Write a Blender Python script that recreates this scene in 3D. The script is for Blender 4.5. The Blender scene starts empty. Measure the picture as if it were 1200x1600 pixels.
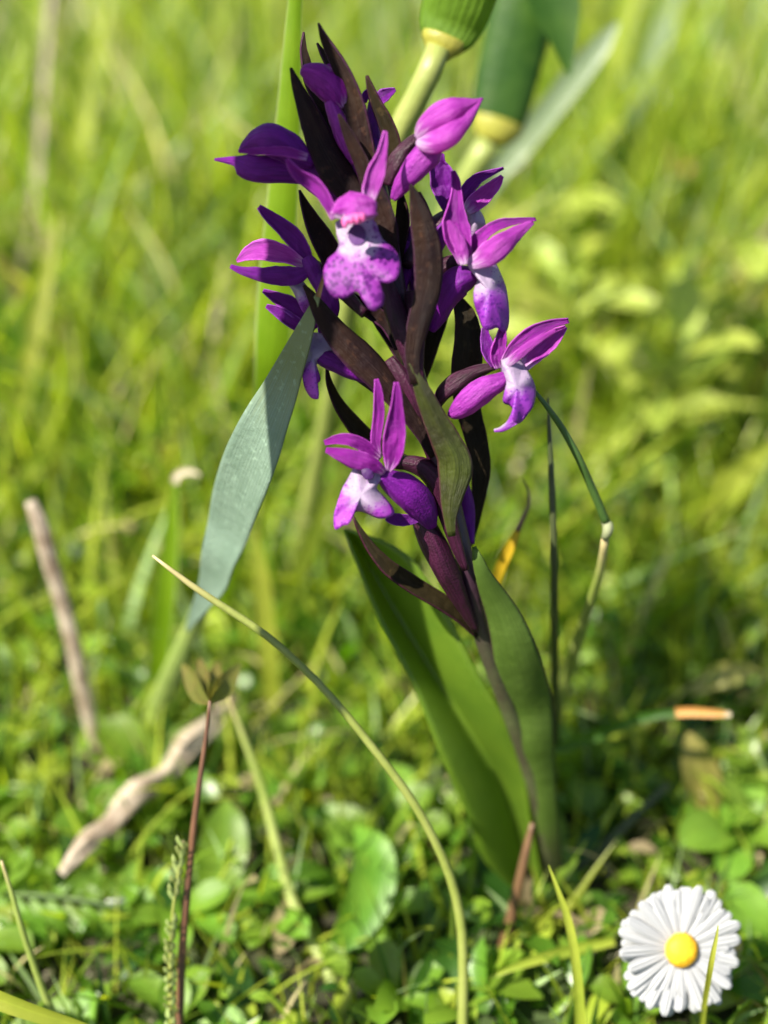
import bpy, math, random
import numpy as np
from mathutils import Vector, Matrix, noise as mnoise

random.seed(11)
rng = np.random.default_rng(11)
S = 0.01                      # everything below is laid out in centimetres

# ------------------------------------------------------------------ camera, sky, sun, exposure
scn = bpy.context.scene
PITCH = math.radians(35.0)
CAM_H = 20.0
TANX = 0.275
cd = bpy.data.cameras.new('camera')
cam = bpy.data.objects.new('camera', cd)
scn.collection.objects.link(cam)
cam.location = (0, 0, CAM_H * S)
cam.rotation_euler = (math.pi / 2 - PITCH, 0, 0)
cd.sensor_fit = 'HORIZONTAL'
cd.sensor_width = 36.0
cd.lens = 18.0 / TANX
cd.clip_start = 0.005
cd.clip_end = 500.0
cd.dof.use_dof = True
cd.dof.focus_distance = 19.9 * S
cd.dof.aperture_fstop = 9.2
cd.dof.aperture_blades = 0
scn.camera = cam

SUN = Vector((-0.50, -0.30, 0.81)).normalized()      # direction towards the sun
w = bpy.data.worlds.new('World')
scn.world = w
w.use_nodes = True
nt = w.node_tree
bg = nt.nodes['Background']
sky = nt.nodes.new('ShaderNodeTexSky')
sky.sky_type = 'NISHITA'
sky.sun_disc = False
sky.sun_elevation = math.asin(SUN.z)
sky.sun_rotation = math.atan2(SUN.x, SUN.y)
nt.links.new(sky.outputs['Color'], bg.inputs['Color'])
bg.inputs['Strength'].default_value = 0.06
ld = bpy.data.lights.new('sun', 'SUN')
ld.energy = 5.0
ld.angle = math.radians(0.53)
ld.color = (1.0, 0.94, 0.80)
sun = bpy.data.objects.new('sun', ld)
scn.collection.objects.link(sun)
sun.rotation_euler = SUN.to_track_quat('Z', 'Y').to_euler()
scn.view_settings.view_transform = 'Standard'
scn.view_settings.look = 'None'
scn.view_settings.gamma = 1.0
scn.view_settings.use_curve_mapping = False
scn.view_settings.exposure = 1.5
scn.cycles.use_denoising = True
scn.cycles.max_bounces = 8
scn.cycles.transmission_bounces = 6
scn.cycles.diffuse_bounces = 4

# ------------------------------------------------------------------ geometry helpers (cm)
cp, sp = math.cos(PITCH), math.sin(PITCH)
def at(px, py, d):
    """a point d cm deep in front of the lens that the photograph shows at (px, py)"""
    tx = (px - 600) / 600 * TANX
    ty = (800 - py) / 600 * TANX
    return np.array([tx * d, d * cp + ty * d * sp, CAM_H - d * sp + ty * d * cp])
def ground_depth(py, h=0.0):
    ty = (800 - py) / 600 * TANX
    return (CAM_H - h) / (sp - ty * cp)
def onground(px, py, h=0.0):
    return at(px, py, ground_depth(py, h))
TOCAM = np.array([0, -cp, sp])
def pxcm(d): return d * TANX / 600
def nrm(v):
    v = np.asarray(v, float)
    return v / np.maximum(np.linalg.norm(v, axis=-1, keepdims=True), 1e-9)

def resample(a, n):
    """Catmull-Rom through the rows of a, n samples by arc length"""
    a = np.asarray(a, float)
    m = len(a)
    if m == 2:
        t = np.linspace(0, 1, n)[:, None]
        return a[0] * (1 - t) + a[1] * t
    P = np.vstack([2 * a[0] - a[1], a, 2 * a[-1] - a[-2]])
    seg = np.linalg.norm(np.diff(a[:, :3], axis=0), axis=1)
    s = np.concatenate([[0], np.cumsum(seg)])
    out = []
    for q in np.linspace(0, s[-1], n):
        i = min(np.searchsorted(s, q, side='right') - 1, m - 2)
        t = (q - s[i]) / max(seg[i], 1e-9)
        p0, p1, p2, p3 = P[i], P[i + 1], P[i + 2], P[i + 3]
        out.append(.5 * ((2 * p1) + (-p0 + p2) * t + (2 * p0 - 5 * p1 + 4 * p2 - p3) * t * t + (-p0 + 3 * p1 - 3 * p2 + p3) * t ** 3))
    out = np.array(out)
    if out.shape[1] > 3:
        out[:, 3:] = np.maximum(out[:, 3:], 0.0)
    return out

ORG = {}            # world origin (cm) of each object
def link(name, me, org, parent=None):
    o = bpy.data.objects.new(name, me)
    scn.collection.objects.link(o)
    org = np.asarray(org, float)
    po = ORG[parent.name] if parent else np.zeros(3)
    o.parent = parent
    o.location = tuple((org - po) * S)
    ORG[o.name] = org
    return o
def make(name, V, F, mat, parent=None, UV=None, org=None, smooth=True, thick=0.0, sub=0):
    V = np.asarray(V, float)
    org = V[0].copy() if org is None else np.asarray(org, float)
    me = bpy.data.meshes.new(name)
    me.from_pydata([tuple(x) for x in (V - org) * S], [], F)
    if UV is not None:
        ul = me.uv_layers.new(name='UVMap')
        li = np.zeros(len(me.loops), dtype=np.int32)
        me.loops.foreach_get('vertex_index', li)
        ul.data.foreach_set('uv', np.asarray(UV, float)[li].astype(np.float32).ravel())
    if smooth:
        me.polygons.foreach_set('use_smooth', [True] * len(me.polygons))
    me.materials.append(mat)
    o = link(name, me, org, parent)
    if sub:
        m = o.modifiers.new('sub', 'SUBSURF'); m.levels = sub; m.render_levels = sub
    if thick:
        m = o.modifiers.new('solid', 'SOLIDIFY'); m.thickness = thick * S; m.offset = 0
    return o
def empty(name, org, label=None, cat=None, group=None, parent=None):
    o = link(name, None, org, parent)
    o.empty_display_size = 0.01
    if label: tag(o, label, cat, group)
    return o
def tag(o, label, cat, group=None):
    o['label'] = label; o['category'] = cat
    if group: o['group'] = group
    return o

def path3(P, d):
    """P rows (px, py, halfwidth px); d: depth, list of depths or (d0, d1) -> rows x, y, z, halfwidth in cm"""
    P = np.asarray(P, float)
    n = len(P)
    if np.isscalar(d): D = np.full(n, float(d))
    elif len(d) == n: D = np.asarray(d, float)
    else: D = np.interp(np.linspace(0, 1, n), np.linspace(0, 1, len(d)), d)
    return np.array([list(at(p[0], p[1], q)) + [p[2] * pxcm(q)] for p, q in zip(P, D)])

def ribbon_geo(R, n=22, nw=7, roll=0.0, twist=0.0, cup=0.25, fold=0.0, face=None, wave=0.0, wavef=3.0, seed=0, arch=0.0, comp=True, ragged=0.0, crumple=0.0, ridge=0.0):
    """a thin blade along R (x,y,z,hw): UV u across 0..1, v along 0..1"""
    R = resample(R, n)
    C, hw = R[:, :3], R[:, 3]
    T = nrm(np.gradient(C, axis=0))
    Fc = TOCAM if face is None else nrm(face)
    Wd = nrm(np.cross(T, Fc))
    N = nrm(np.cross(Wd, T))
    V, UV = [], []
    for i in range(n):
        t = i / (n - 1)
        a = roll + twist * t
        k = 1 / max(abs(math.cos(a)), .35) if comp else 1
        Wi = math.cos(a) * Wd[i] + math.sin(a) * N[i]
        Ni = -math.sin(a) * Wd[i] + math.cos(a) * N[i]
        rag = 1 + ragged * (mnoise.noise(Vector((seed, t * 7, 1.7))) + .6 * mnoise.noise(Vector((seed, t * 19, 4.1))))
        for j in range(nw):
            v = -1 + 2 * j / (nw - 1)
            if j == nw - 1: rag = 1 + ragged * (mnoise.noise(Vector((seed + 9, t * 7, 3.7))) + .6 * mnoise.noise(Vector((seed + 9, t * 19, 8.1))))
            rg = rag if j in (0, nw - 1) else 1
            off = crumple * (mnoise.noise(Vector((seed + 4 * t, v * 1.6, seed * .7))) + .5 * mnoise.noise(Vector((seed + 11 * t, v * 4, seed * .3)))) + cup * v * v + fold * abs(v)
            off += wave * math.sin(wavef * 6.283 * t + seed + 1.3 * v) * abs(v)
            off += ridge * math.exp(-(v / .22) ** 2)
            V.append(C[i] + Wi * hw[i] * k * v * rg * (1 - .18 * cup * v * v) + Ni * hw[i] * k * (off) + N[i] * arch * 4 * t * (1 - t))
            UV.append((j / (nw - 1), t))
    F = [(i * nw + j, i * nw + j + 1, (i + 1) * nw + j + 1, (i + 1) * nw + j) for i in range(n - 1) for j in range(nw - 1)]
    return V, F, UV
def tube_geo(R, n=20, m=10, squash=1.0, groove=0.0, gang=0.0, ridges=0, rdepth=0.0, twist=0.0, lump=0.0, seed=0.0):
    R = resample(R, n)
    C, r = R[:, :3], R[:, 3]
    T = nrm(np.gradient(C, axis=0))
    Wd = nrm(np.cross(T, TOCAM)); N = nrm(np.cross(Wd, T))
    V, UV = [], []
    for i in range(n):
        for j in range(m):
            a = 2 * math.pi * j / m
            k = 1.0
            if groove: k -= groove * math.exp(-((math.atan2(math.sin(a - gang), math.cos(a - gang))) / .35) ** 2)
            if ridges: k += rdepth * math.cos(ridges * (a + twist * i / n))
            if lump: k += lump * (mnoise.noise(Vector((seed + math.cos(a), math.sin(a), i / n * 4))) + .5 * mnoise.noise(Vector((seed + 3 * math.cos(a), 3 * math.sin(a), i / n * 9)))) + lump * .35 * math.cos(5 * a + seed)
            V.append(C[i] + Wd[i] * math.cos(a) * r[i] * k + N[i] * math.sin(a) * r[i] * squash * k)
            UV.append((j / m, i / (n - 1)))
    F = [(i * m + j, i * m + (j + 1) % m, (i + 1) * m + (j + 1) % m, (i + 1) * m + j) for i in range(n - 1) for j in range(m)]
    F.append(tuple(range(m))[::-1]); F.append(tuple((n - 1) * m + j for j in range(m)))
    return V, F, UV
def ribbon(name, P, d, mat, parent=None, thick=0.0, **k):
    R = path3(P, d) if len(P[0]) == 3 else np.asarray(P, float)
    V, F, UV = ribbon_geo(R, **k)
    return make(name, V, F, mat, parent, UV, org=R[-1, :3], thick=thick)
def tube(name, P, d, mat, parent=None, **k):
    R = path3(P, d) if len(P[0]) == 3 else np.asarray(P, float)
    V, F, UV = tube_geo(R, **k)
    return make(name, V, F, mat, parent, UV, org=R[-1, :3])

# ------------------------------------------------------------------ materials
MATS = {}
class NT:
    def __init__(s, name):
        m = bpy.data.materials.new(name); m.use_nodes = True
        s.m, s.t = m, m.node_tree
        s.t.nodes.clear()
        s.out = s.n('ShaderNodeOutputMaterial')
    def n(s, ty, **k):
        x = s.t.nodes.new(ty)
        for a, b in k.items(): setattr(x, a, b)
        return x
    def set(s, sock, v):
        if isinstance(v, bpy.types.NodeSocket): s.t.links.new(v, sock)
        elif v is not None:
            if isinstance(v, tuple) and len(v) == 3 and sock.type == 'RGBA': v = (*v, 1)
            sock.default_value = v
    def mix(s, f, a, b, mode='MIX'):
        x = s.n('ShaderNodeMix', data_type='RGBA', blend_type=mode)
        s.set(x.inputs[0], f); s.set(x.inputs[6], a); s.set(x.inputs[7], b)
        return x.outputs[2]
    def math(s, op, a, b=None, c=None, clamp=False):
        x = s.n('ShaderNodeMath', operation=op); x.use_clamp = clamp
        s.set(x.inputs[0], a); s.set(x.inputs[1], b)
        if c is not None: s.set(x.inputs[2], c)
        return x.outputs[0]
    def noise(s, vec, scale, detail=3, rough=.55, dist=0.0):
        x = s.n('ShaderNodeTexNoise')
        s.set(x.inputs['Vector'], vec); x.inputs['Scale'].default_value = scale
        x.inputs['Detail'].default_value = detail; x.inputs['Roughness'].default_value = rough; x.inputs['Distortion'].default_value = dist
        return x.outputs['Fac']
    def ramp(s, f, *stops):
        x = s.n('ShaderNodeMapRange', interpolation_type='SMOOTHSTEP')
        s.set(x.inputs[0], f)
        x.inputs[1].default_value, x.inputs[2].default_value, x.inputs[3].default_value, x.inputs[4].default_value = stops
        return x.outputs[0]
    def finish(s, col, tcol, tfac, rough=.45, spec=.5, bump=None, bs=.3, sheen=0.0, bdist=0.0005):
        p = s.n('ShaderNodeBsdfPrincipled')
        s.set(p.inputs['Base Color'], col); s.set(p.inputs['Roughness'], rough); s.set(p.inputs['Specular IOR Level'], spec)
        if sheen: p.inputs['Sheen Weight'].default_value = sheen
        nrmo = None
        if bump is not None:
            b = s.n('ShaderNodeBump'); b.inputs['Strength'].default_value = bs; b.inputs['Distance'].default_value = bdist
            s.set(b.inputs['Height'], bump); nrmo = b.outputs[0]
            s.t.links.new(nrmo, p.inputs['Normal'])
        sh = p.outputs[0]
        if tfac:
            tr = s.n('ShaderNodeBsdfTranslucent'); s.set(tr.inputs['Color'], tcol)
            mx = s.n('ShaderNodeMixShader'); s.set(mx.inputs[0], tfac)
            s.t.links.new(sh, mx.inputs[1]); s.t.links.new(tr.outputs[0], mx.inputs[2]); sh = mx.outputs[0]
        s.t.links.new(sh, s.out.inputs['Surface'])
        return s.m
def uvs(b):
    x = b.n('ShaderNodeUVMap')
    sx = b.n('ShaderNodeSeparateXYZ'); b.t.links.new(x.outputs[0], sx.inputs[0])
    return x.outputs[0], sx.outputs[0], sx.outputs[1]
def objco(b): return b.n('ShaderNodeTexCoord').outputs['Object']
def stretch(b, vec, sx, sy, sz):
    m = b.n('ShaderNodeMapping'); b.t.links.new(vec, m.inputs[0]); m.inputs['Scale'].default_value = (sx, sy, sz)
    return m.outputs[0]

def leaf_mat(name, col, col2, tcol, tfac=.4, rough=.42, spec=.5, veins=14, midrib=True, speck=0.0, edge=None, tip=None, base=None, vary=.25, bs=.25, mid_col=None, con=.5):
    b = NT(name)
    uv, u, v = uvs(b)
    oc = objco(b)
    rnd = b.n('ShaderNodeObjectInfo').outputs['Random']
    n1 = b.noise(oc, 160, 4)
    st = b.noise(stretch(b, uv, veins * 1.6, .8, 1), 3.0, 3, .6)
    c = b.mix(b.ramp(n1, .3, .7, 0, 1), col, col2)
    dk = b.math('MULTIPLY_ADD', st, con, 1 - con * .5)
    cc = b.n('ShaderNodeCombineColor')
    for q in range(3): b.t.links.new(dk, cc.inputs[q])
    c = b.mix(1.0, c, cc.outputs[0], 'MULTIPLY')
    hs = b.n('ShaderNodeHueSaturation'); b.t.links.new(c, hs.inputs['Color'])
    b.set(hs.inputs['Value'], b.math('MULTIPLY_ADD', rnd, vary * 2, 1 - vary))
    b.set(hs.inputs['Hue'], b.math('MULTIPLY_ADD', rnd, .03, .485))
    c = hs.outputs[0]
    t = b.mix(.35, tcol, b.mix(1.0, tcol, cc.outputs[0], 'MULTIPLY'))
    if midrib:
        mr = b.ramp(b.math('ABSOLUTE', b.math('SUBTRACT', u, .5)), .0, .05, 1, 0)
        c = b.mix(b.math('MULTIPLY', mr, .5), c, mid_col or tuple(min(1, 1.6 * x) for x in col))
    def zone(c, z):
        zc, lo, hi, jit, = z
        f = b.ramp(b.math('MULTIPLY_ADD', b.math('SUBTRACT', st, .5), jit, v), lo, hi, 0, 1)
        return b.mix(f, c, zc), b.mix(f, t, tuple(x * 1.3 for x in zc))
    if tip: c, t = zone(c, tip)
    if base: c, t = zone(c, base)
    if edge:
        ef = b.ramp(b.math('ABSOLUTE', b.math('SUBTRACT', u, .5)), edge[1], .5, 0, 1)
        c = b.mix(ef, c, edge[0])
    if speck:
        sn = b.ramp(b.noise(oc, 900, 2), .6, .72, 0, speck)
        c = b.mix(sn, c, tuple(min(1, 3.2 * x) for x in col2))
    wv = b.math('SINE', b.math('MULTIPLY', u, veins * 6.283))
    bump = b.math('ADD', b.math('ADD', b.math('MULTIPLY', wv, .08), b.math('MULTIPLY', st, .9)), b.noise(oc, 700, 2))
    m = b.finish(c, t, tfac, rough, spec, bump, bs)
    MATS[name] = m
    return m

# grasses and leaves: (tip / base zones are (colour, v0, v1, jitter) along the blade)
G = {}
G['grass'] = leaf_mat('grass_green', (.17, .25, .028), (.24, .30, .036), (.48, .58, .04), .45)
G['grass_y'] = leaf_mat('grass_yellow_green', (.27, .32, .034), (.34, .37, .045), (.62, .66, .05), .45)
G['grass_d'] = leaf_mat('grass_deep_green', (.022, .062, .007), (.045, .095, .012), (.14, .30, .012), .36, spec=.35, con=1.0)
G['grass_b'] = leaf_mat('grass_blue_green', (.25, .34, .20), (.30, .38, .23), (.4, .5, .2), .35, rough=.36, spec=.6)
G['straw'] = leaf_mat('dry_straw', (.46, .39, .28), (.24, .18, .11), (.4, .3, .12), .2, veins=9)
G['tall'] = leaf_mat('broad_blade', (.13, .23, .008), (.17, .27, .012), (.42, .58, .010), .5, spec=.25, con=.8, edge=((.34, .38, .16), .42), veins=18)
G['glauc'] = leaf_mat('glaucous_blade', (.16, .235, .175), (.20, .28, .215), (.20, .32, .06), .25, rough=.38, spec=.6, veins=16, speck=.15, vary=.02, midrib=False, bs=.5,
                      tip=((.17, .20, .07), .30, .10, .25))
G['withered'] = leaf_mat('withered_tip', (.30, .16, .06), (.16, .08, .03), (.3, .15, .04), .2, vary=.05, midrib=False)
G['orleaf'] = leaf_mat('orchid_leaf', (.11, .18, .016), (.14, .21, .018), (.38, .50, .01), .45, veins=20, vary=.0, bs=.15, rough=.4)
G['culm'] = leaf_mat('reed_culm', (.23, .29, .07), (.28, .33, .09), (.3, .4, .03), .15, veins=10, vary=.05, midrib=False)
G['sheath'] = leaf_mat('reed_sheath', (.13, .22, .018), (.14, .23, .018), (.30, .46, .015), .42, veins=26, vary=.05, bs=.35, con=1.5, midrib=False)
G['collar'] = leaf_mat('reed_collar', (.34, .31, .05), (.26, .22, .035), (.5, .4, .05), .2, vary=.02, midrib=False)
G['broad'] = leaf_mat('broad_herb_leaf', (.085, .18, .016), (.14, .25, .024), (.40, .58, .025), .42, con=.8, veins=6)
G['herb'] = leaf_mat('lance_herb_leaf', (.28, .35, .055), (.35, .40, .07), (.58, .66, .07), .42, veins=6)
G['yellowing'] = leaf_mat('yellowing_leaf', (.30, .27, .07), (.22, .22, .05), (.5, .45, .06), .35, veins=6)
G['stalk_d'] = leaf_mat('dark_stalk', (.03, .045, .012), (.05, .06, .02), (.1, .1, .02), .0, vary=.05, midrib=False)
G['stalk_br'] = leaf_mat('brown_stalk', (.14, .07, .035), (.09, .045, .025), (.2, .1, .03), .0, vary=.05, midrib=False)
G['stalk_y'] = leaf_mat('yellow_green_stalk', (.27, .31, .08), (.21, .26, .05), (.4, .4, .06), .15, vary=.05, midrib=False, tip=((.42, .34, .17), .16, .0, .1))
G['stalk_g'] = leaf_mat('green_stalk', (.05, .10, .02), (.07, .12, .025), (.2, .3, .03), .15, vary=.05, midrib=False)
G['goldtip'] = leaf_mat('gold_tip', (.55, .36, .015), (.48, .30, .02), (.7, .45, .02), .35, vary=.02, midrib=False)
G['orangetip'] = leaf_mat('orange_tip', (.46, .17, .05), (.5, .25, .07), (.6, .25, .05), .3, vary=.02, midrib=False, tip=((.5, .42, .3), .16, .02, .1))

G['pale'] = leaf_mat('pale_node', (.28, .30, .17), (.22, .25, .13), (.5, .5, .3), .2, vary=.02, midrib=False)
G['spikelet'] = leaf_mat('spikelet_green', (.26, .32, .10), (.34, .38, .16), (.5, .55, .15), .3, vary=.3, veins=4)
G['wood'] = leaf_mat('weathered_stalk', (.42, .36, .27), (.17, .125, .08), (.2, .15, .1), 0, veins=5, vary=.02, midrib=False, con=1.5, bs=1.0)
G['olive'] = leaf_mat('olive_bud', (.10, .11, .02), (.14, .11, .03), (.3, .28, .04), .3, vary=.2)
# bracts: purple brown above, greener lower down the spike
G['bract'] = leaf_mat('bract_purple_brown', (.012, .004, .005), (.026, .011, .006), (.05, .014, .01), .2, rough=.55, spec=.2, veins=12, speck=.35, vary=.12, midrib=False, edge=((.04, .007, .03), .42), bs=.6, con=1.5)
G['bract_o'] = leaf_mat('bract_olive_brown', (.018, .013, .005), (.034, .023, .008), (.07, .06, .01), .28, rough=.55, spec=.2, veins=12, speck=.3, vary=.1, midrib=False, edge=((.04, .008, .018), .42), bs=.6, con=1.4)
G['bract_g'] = leaf_mat('bract_green', (.06, .085, .010), (.032, .032, .010), (.2, .26, .012), .35, rough=.45, veins=12, speck=.3, vary=.05, midrib=False, edge=((.09, .02, .035), .42), bs=.6, con=1.2)
G['leafbract'] = leaf_mat('stem_leaf', (.105, .155, .028), (.07, .11, .016), (.26, .36, .02), .3, spec=.25, con=.9, rough=.5, veins=14, speck=.12, vary=.03, midrib=False, edge=((.05, .02, .03), .45), bs=.3,
                          base=((.07, .065, .035), .72, .95, .1))

def petal_mat(name, col, deep, tcol, pale=None, tfac=.4, rough=.42, p0=.72, p1=1.0):
    b = NT(name)
    uv, u, v = uvs(b)
    oc = objco(b)
    st = b.noise(stretch(b, uv, 9, 1.2, 1), 2.2, 3, .6)
    n1 = b.noise(oc, 220, 3)
    fine = b.noise(stretch(b, uv, 30, 2.0, 1), 3.0, 3, .65)
    c = b.mix(b.ramp(b.math('ADD', b.math('ADD', b.math('MULTIPLY', st, .36), b.math('MULTIPLY', n1, .24)), b.math('MULTIPLY', fine, .40)), .41, .59, 0, 1), deep, col)
    t = tcol
    ef = b.ramp(b.math('ABSOLUTE', b.math('SUBTRACT', u, .5)), .43, .5, 0, .6)
    c = b.mix(ef, c, tuple(min(1, x * 1.6 + .06) for x in col))
    if pale:
        f = b.ramp(b.math('MULTIPLY_ADD', b.math('SUBTRACT', st, .5), .5, v), p0, p1, 0, 1)
        c = b.mix(f, c, pale); t = b.mix(f, tcol, pale)
    cell = b.n('ShaderNodeTexVoronoi'); b.t.links.new(oc, cell.inputs['Vector']); cell.inputs['Scale'].default_value = 3200
    bump = b.math('ADD', b.math('MULTIPLY', cell.outputs['Distance'], .5), b.math('ADD', b.math('MULTIPLY', st, 1.6), b.math('MULTIPLY', fine, 1.2)))
    m = b.finish(c, t, tfac, rough, .28, bump, .5, bdist=.0003)
    return m
PT = petal_mat('petal_magenta', (.31, .02, .34), (.13, .004, .17), (.50, .010, .40), pale=(.62, .36, .66), p0=.86, p1=1.1, rough=.5)
PD = petal_mat('petal_deep_violet', (.17, .008, .26), (.085, .003, .15), (.36, .005, .30), tfac=.32, rough=.5)  # bud and inner petal colour; painted shade on two spurs
PP = petal_mat('petal_pink', (.43, .07, .45), (.24, .018, .27), (.62, .04, .5), rough=.5, pale=(.62, .44, .66), p0=.75, p1=1.05)
OV = petal_mat('ovary_purple', (.05, .007, .030), (.018, .004, .010), (.2, .02, .1), tfac=.12, rough=.4)
SP_ = petal_mat('spur_magenta', (.33, .036, .36), (.16, .010, .20), (.5, .02, .4), tfac=.25, rough=.5)

def lip_mat(name, white_r=.55, dens=1.0, tint=(.36, .045, .46), dk=(.17, .012, .30)):
    """uv: position from the throat in lip lengths"""
    b = NT(name)
    uv, u, v = uvs(b)
    ln = b.n('ShaderNodeVectorMath', operation='LENGTH'); b.t.links.new(uv, ln.inputs[0])
    r = ln.outputs['Value']
    n1 = b.noise(uv, 6, 4, .6)
    n2 = b.noise(uv, 22, 3, .6)
    f = b.ramp(b.math('ADD', r, b.math('MULTIPLY', b.math('SUBTRACT', n1, .5), .55)), white_r * .65, white_r * 1.35, 0, 1)
    c = b.mix(f, (.38, .29, .43), tint)
    vo = b.n('ShaderNodeTexVoronoi'); b.t.links.new(uv, vo.inputs['Vector']); vo.inputs['Scale'].default_value = 14; vo.inputs['Randomness'].default_value = 1
    sz = b.math('MULTIPLY', b.ramp(r, .1, .75, .16, .36), dens)
    sp_ = b.ramp(b.math('SUBTRACT', vo.outputs['Distance'], b.math('MULTIPLY', sz, b.math('ADD', n2, .35))), -.01, .025, 1, 0)
    gate = b.ramp(b.math('ADD', r, b.math('MULTIPLY', n2, .1)), .12, .3, 0, .9)
    c = b.mix(b.math('MULTIPLY', sp_, gate), c, dk)
    c = b.mix(b.ramp(n1, .54, .66, 0, .35), c, dk)
    cell = b.n('ShaderNodeTexVoronoi'); b.t.links.new(uv, cell.inputs['Vector']); cell.inputs['Scale'].default_value = 70
    bump = b.math('ADD', b.math('MULTIPLY', cell.outputs['Distance'], .5), b.math('MULTIPLY', n2, .8))
    return b.finish(c, b.mix(.4, c, (.5, .05, .5)), .3, .4, .5, bump, .4, bdist=.0004)
LIP = lip_mat('lip_spotted', .31, 1.6, (.25, .03, .31), (.09, .003, .14))
LIPW = lip_mat('lip_white_throat', .5, .9)
LIPD = lip_mat('lip_violet', .42, 1.0, (.26, .03, .40), (.13, .01, .27))
def plain(name, col, tcol=None, tfac=0, rough=.45, scale=300, var=.3, bs=.3, spec=.5):
    b = NT(name)
    oc = objco(b)
    n = b.noise(oc, scale, 4)
    c = b.mix(b.ramp(n, .3, .7, 0, 1), tuple(x * (1 - var) for x in col), tuple(min(1, x * (1 + var)) for x in col))
    return b.finish(c, tcol or col, tfac, rough, spec, n, bs)
THROAT = plain('throat_shade_violet', (.05, .006, .09), rough=.55)  # dark violet standing for the shade inside the throat
COLUMN = plain('column_pink', (.62, .12, .36), (.7, .15, .4), .3, var=.2)
HOODIN = plain('hood_pale', (.66, .42, .68), (.7, .3, .7), .3, var=.15)

# ------------------------------------------------------------------ ground
def ground_mat():
    b = NT('damp_soil_moss')
    oc = objco(b)
    n1 = b.noise(oc, 9, 5, .6); n2 = b.noise(oc, 70, 5, .65); n3 = b.noise(oc, 400, 3)
    c = b.mix(b.ramp(n2, .35, .65, 0, 1), (.014, .011, .006), (.038, .030, .018))
    c = b.mix(b.ramp(n1, .42, .6, 0, .85), c, (.03, .055, .012))
    c = b.mix(b.ramp(n3, .62, .75, 0, .5), c, (.10, .085, .06))
    return b.finish(c, None, 0, .9, .3, b.math('ADD', n2, b.math('MULTIPLY', n3, .4)), .8, bdist=.003)
GM = ground_mat()
def hgt(x, y):
    r = math.hypot(x, y - 25)
    k = min(1, 60 / max(r, 1))
    return (.55 * mnoise.noise(Vector((x * .11, y * .11, 3.1))) + .25 * mnoise.noise(Vector((x * .35, y * .35, 9.7)))) * k - .35 + 0.02
xs = np.concatenate([-np.geomspace(20000, 45, 14), np.linspace(-40, 40, 81), np.geomspace(45, 20000, 14)])
ys = np.concatenate([25 - np.geomspace(20000, 42, 14), np.linspace(-12, 110, 103), 25 + np.geomspace(90, 20000, 14)])
V = [(x, y, hgt(x, y)) for y in ys for x in xs]
nx = len(xs)
F = [(j * nx + i, j * nx + i + 1, (j + 1) * nx + i + 1, (j + 1) * nx + i) for j in range(len(ys) - 1) for i in range(nx - 1)]
g = make('ground', V, F, GM, org=(0, 0, 0))
g['kind'] = 'structure'

# ------------------------------------------------------------------ the orchid
def D(py):
    """depth of the flower spike, leaning a little back"""
    return float(np.interp(py, [40, 300, 600, 900, 1050, 1200, 1400], [19.3, 19.7, 19.9, 20.6, 21.6, 23.0, 25.0]))
base = at(852, 1400, 25.0)
orchid = empty('orchid', base, 'purple marsh orchid with dark bracts and magenta flower spike standing in the meadow', 'orchid')
stemP = [(852, 1405, 22), (848, 1290, 19), (826, 1190, 16), (795, 1105, 14), (765, 1025, 14), (748, 970, 14), (733, 900, 14), (716, 830, 15), (697, 760, 17), (677, 690, 17), (655, 610, 16), (637, 540, 16), (622, 470, 15), (612, 400, 14), (600, 330, 13), (585, 260, 11), (565, 200, 9), (545, 150, 6)]
stm = leaf_mat('orchid_stem', (.07, .085, .035), (.05, .045, .025), (.1, .1, .02), 0, vary=0, veins=6, midrib=False, base=((.032, .012, .024), .34, .52, .1))
tube('stem', stemP, [D(p[1]) for p in stemP], stm, orchid, n=46, m=14, ridges=7, rdepth=.035, twist=1.0)

def bract(P, off, mat='bract', tilt=0.0, roll=0.0, cup=.35, **k):
    """off: cm behind (+) or before (-) the stem; tilt: how much further the tip lies"""
    n = len(P)
    d = [D(p[1]) + off + tilt * (1 - i / (n - 1)) for i, p in enumerate(P)]
    ribbon('bract', P, d, G[mat], orchid, thick=.03, n=30, nw=11, roll=roll, cup=cup, seed=P[0][0] * .37, ragged=.05, crumple=.14, ridge=.08, **k)

bract([(497,36,1),(507,60,6),(527,95,11),(545,132,14),(557,170,17),(566,210,17),(578,260,14),(590,320,10)], -.15, roll=-.5)
bract([(496,67,1),(505,85,5),(518,108,8),(532,140,9),(548,180,9)], .35, roll=.3)
bract([(475,50,1),(474,75,5),(478,100,8),(484,130,9),(500,165,9),(530,220,8)], .5, roll=.4)
bract([(454,106,1.5),(461,125,6),(470,147,10),(485,180,16),(502,220,21),(521,255,25),(541,287,22),(566,316,13)], -.25, roll=.35, cup=-.3)
bract([(529,178,1.5),(537,195,5),(548,220,8),(560,245,10),(572,275,12),(586,310,16),(597,345,19),(604,375,17),(612,410,9)], -.5, roll=-.35, cup=-.3)
bract([(573,118,1.5),(580,140,6),(590,165,9),(602,190,12),(613,220,13),(618,255,11),(614,290,8)], -.05, 'bract_o', roll=-.3)
bract([(641,288,1),(648,305,7),(656,330,14),(665,365,19),(671,405,21),(670,445,20),(662,480,18),(651,520,15),(645,560,11),(650,600,8)], -.75, 'bract', roll=.2, cup=-.35)
bract([(626,300,3),(628,325,9),(628,350,12),(622,385,12),(618,420,9)], .2, 'bract_o')
bract([(702,449,1),(715,470,9),(726,495,18),(730,525,23),(728,560,25),(725,600,23),(732,645,20),(744,690,18),(750,730,16),(748,770,12),(740,815,9),(731,858,5)], .55, 'bract_o', roll=.3, cup=.25)
bract([(474,446,1.5),(488,462,7),(506,490,14),(530,520,19),(560,550,22),(592,582,21),(622,617,17),(652,660,13),(683,710,10)], -.45, roll=.45, cup=-.4)
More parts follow.
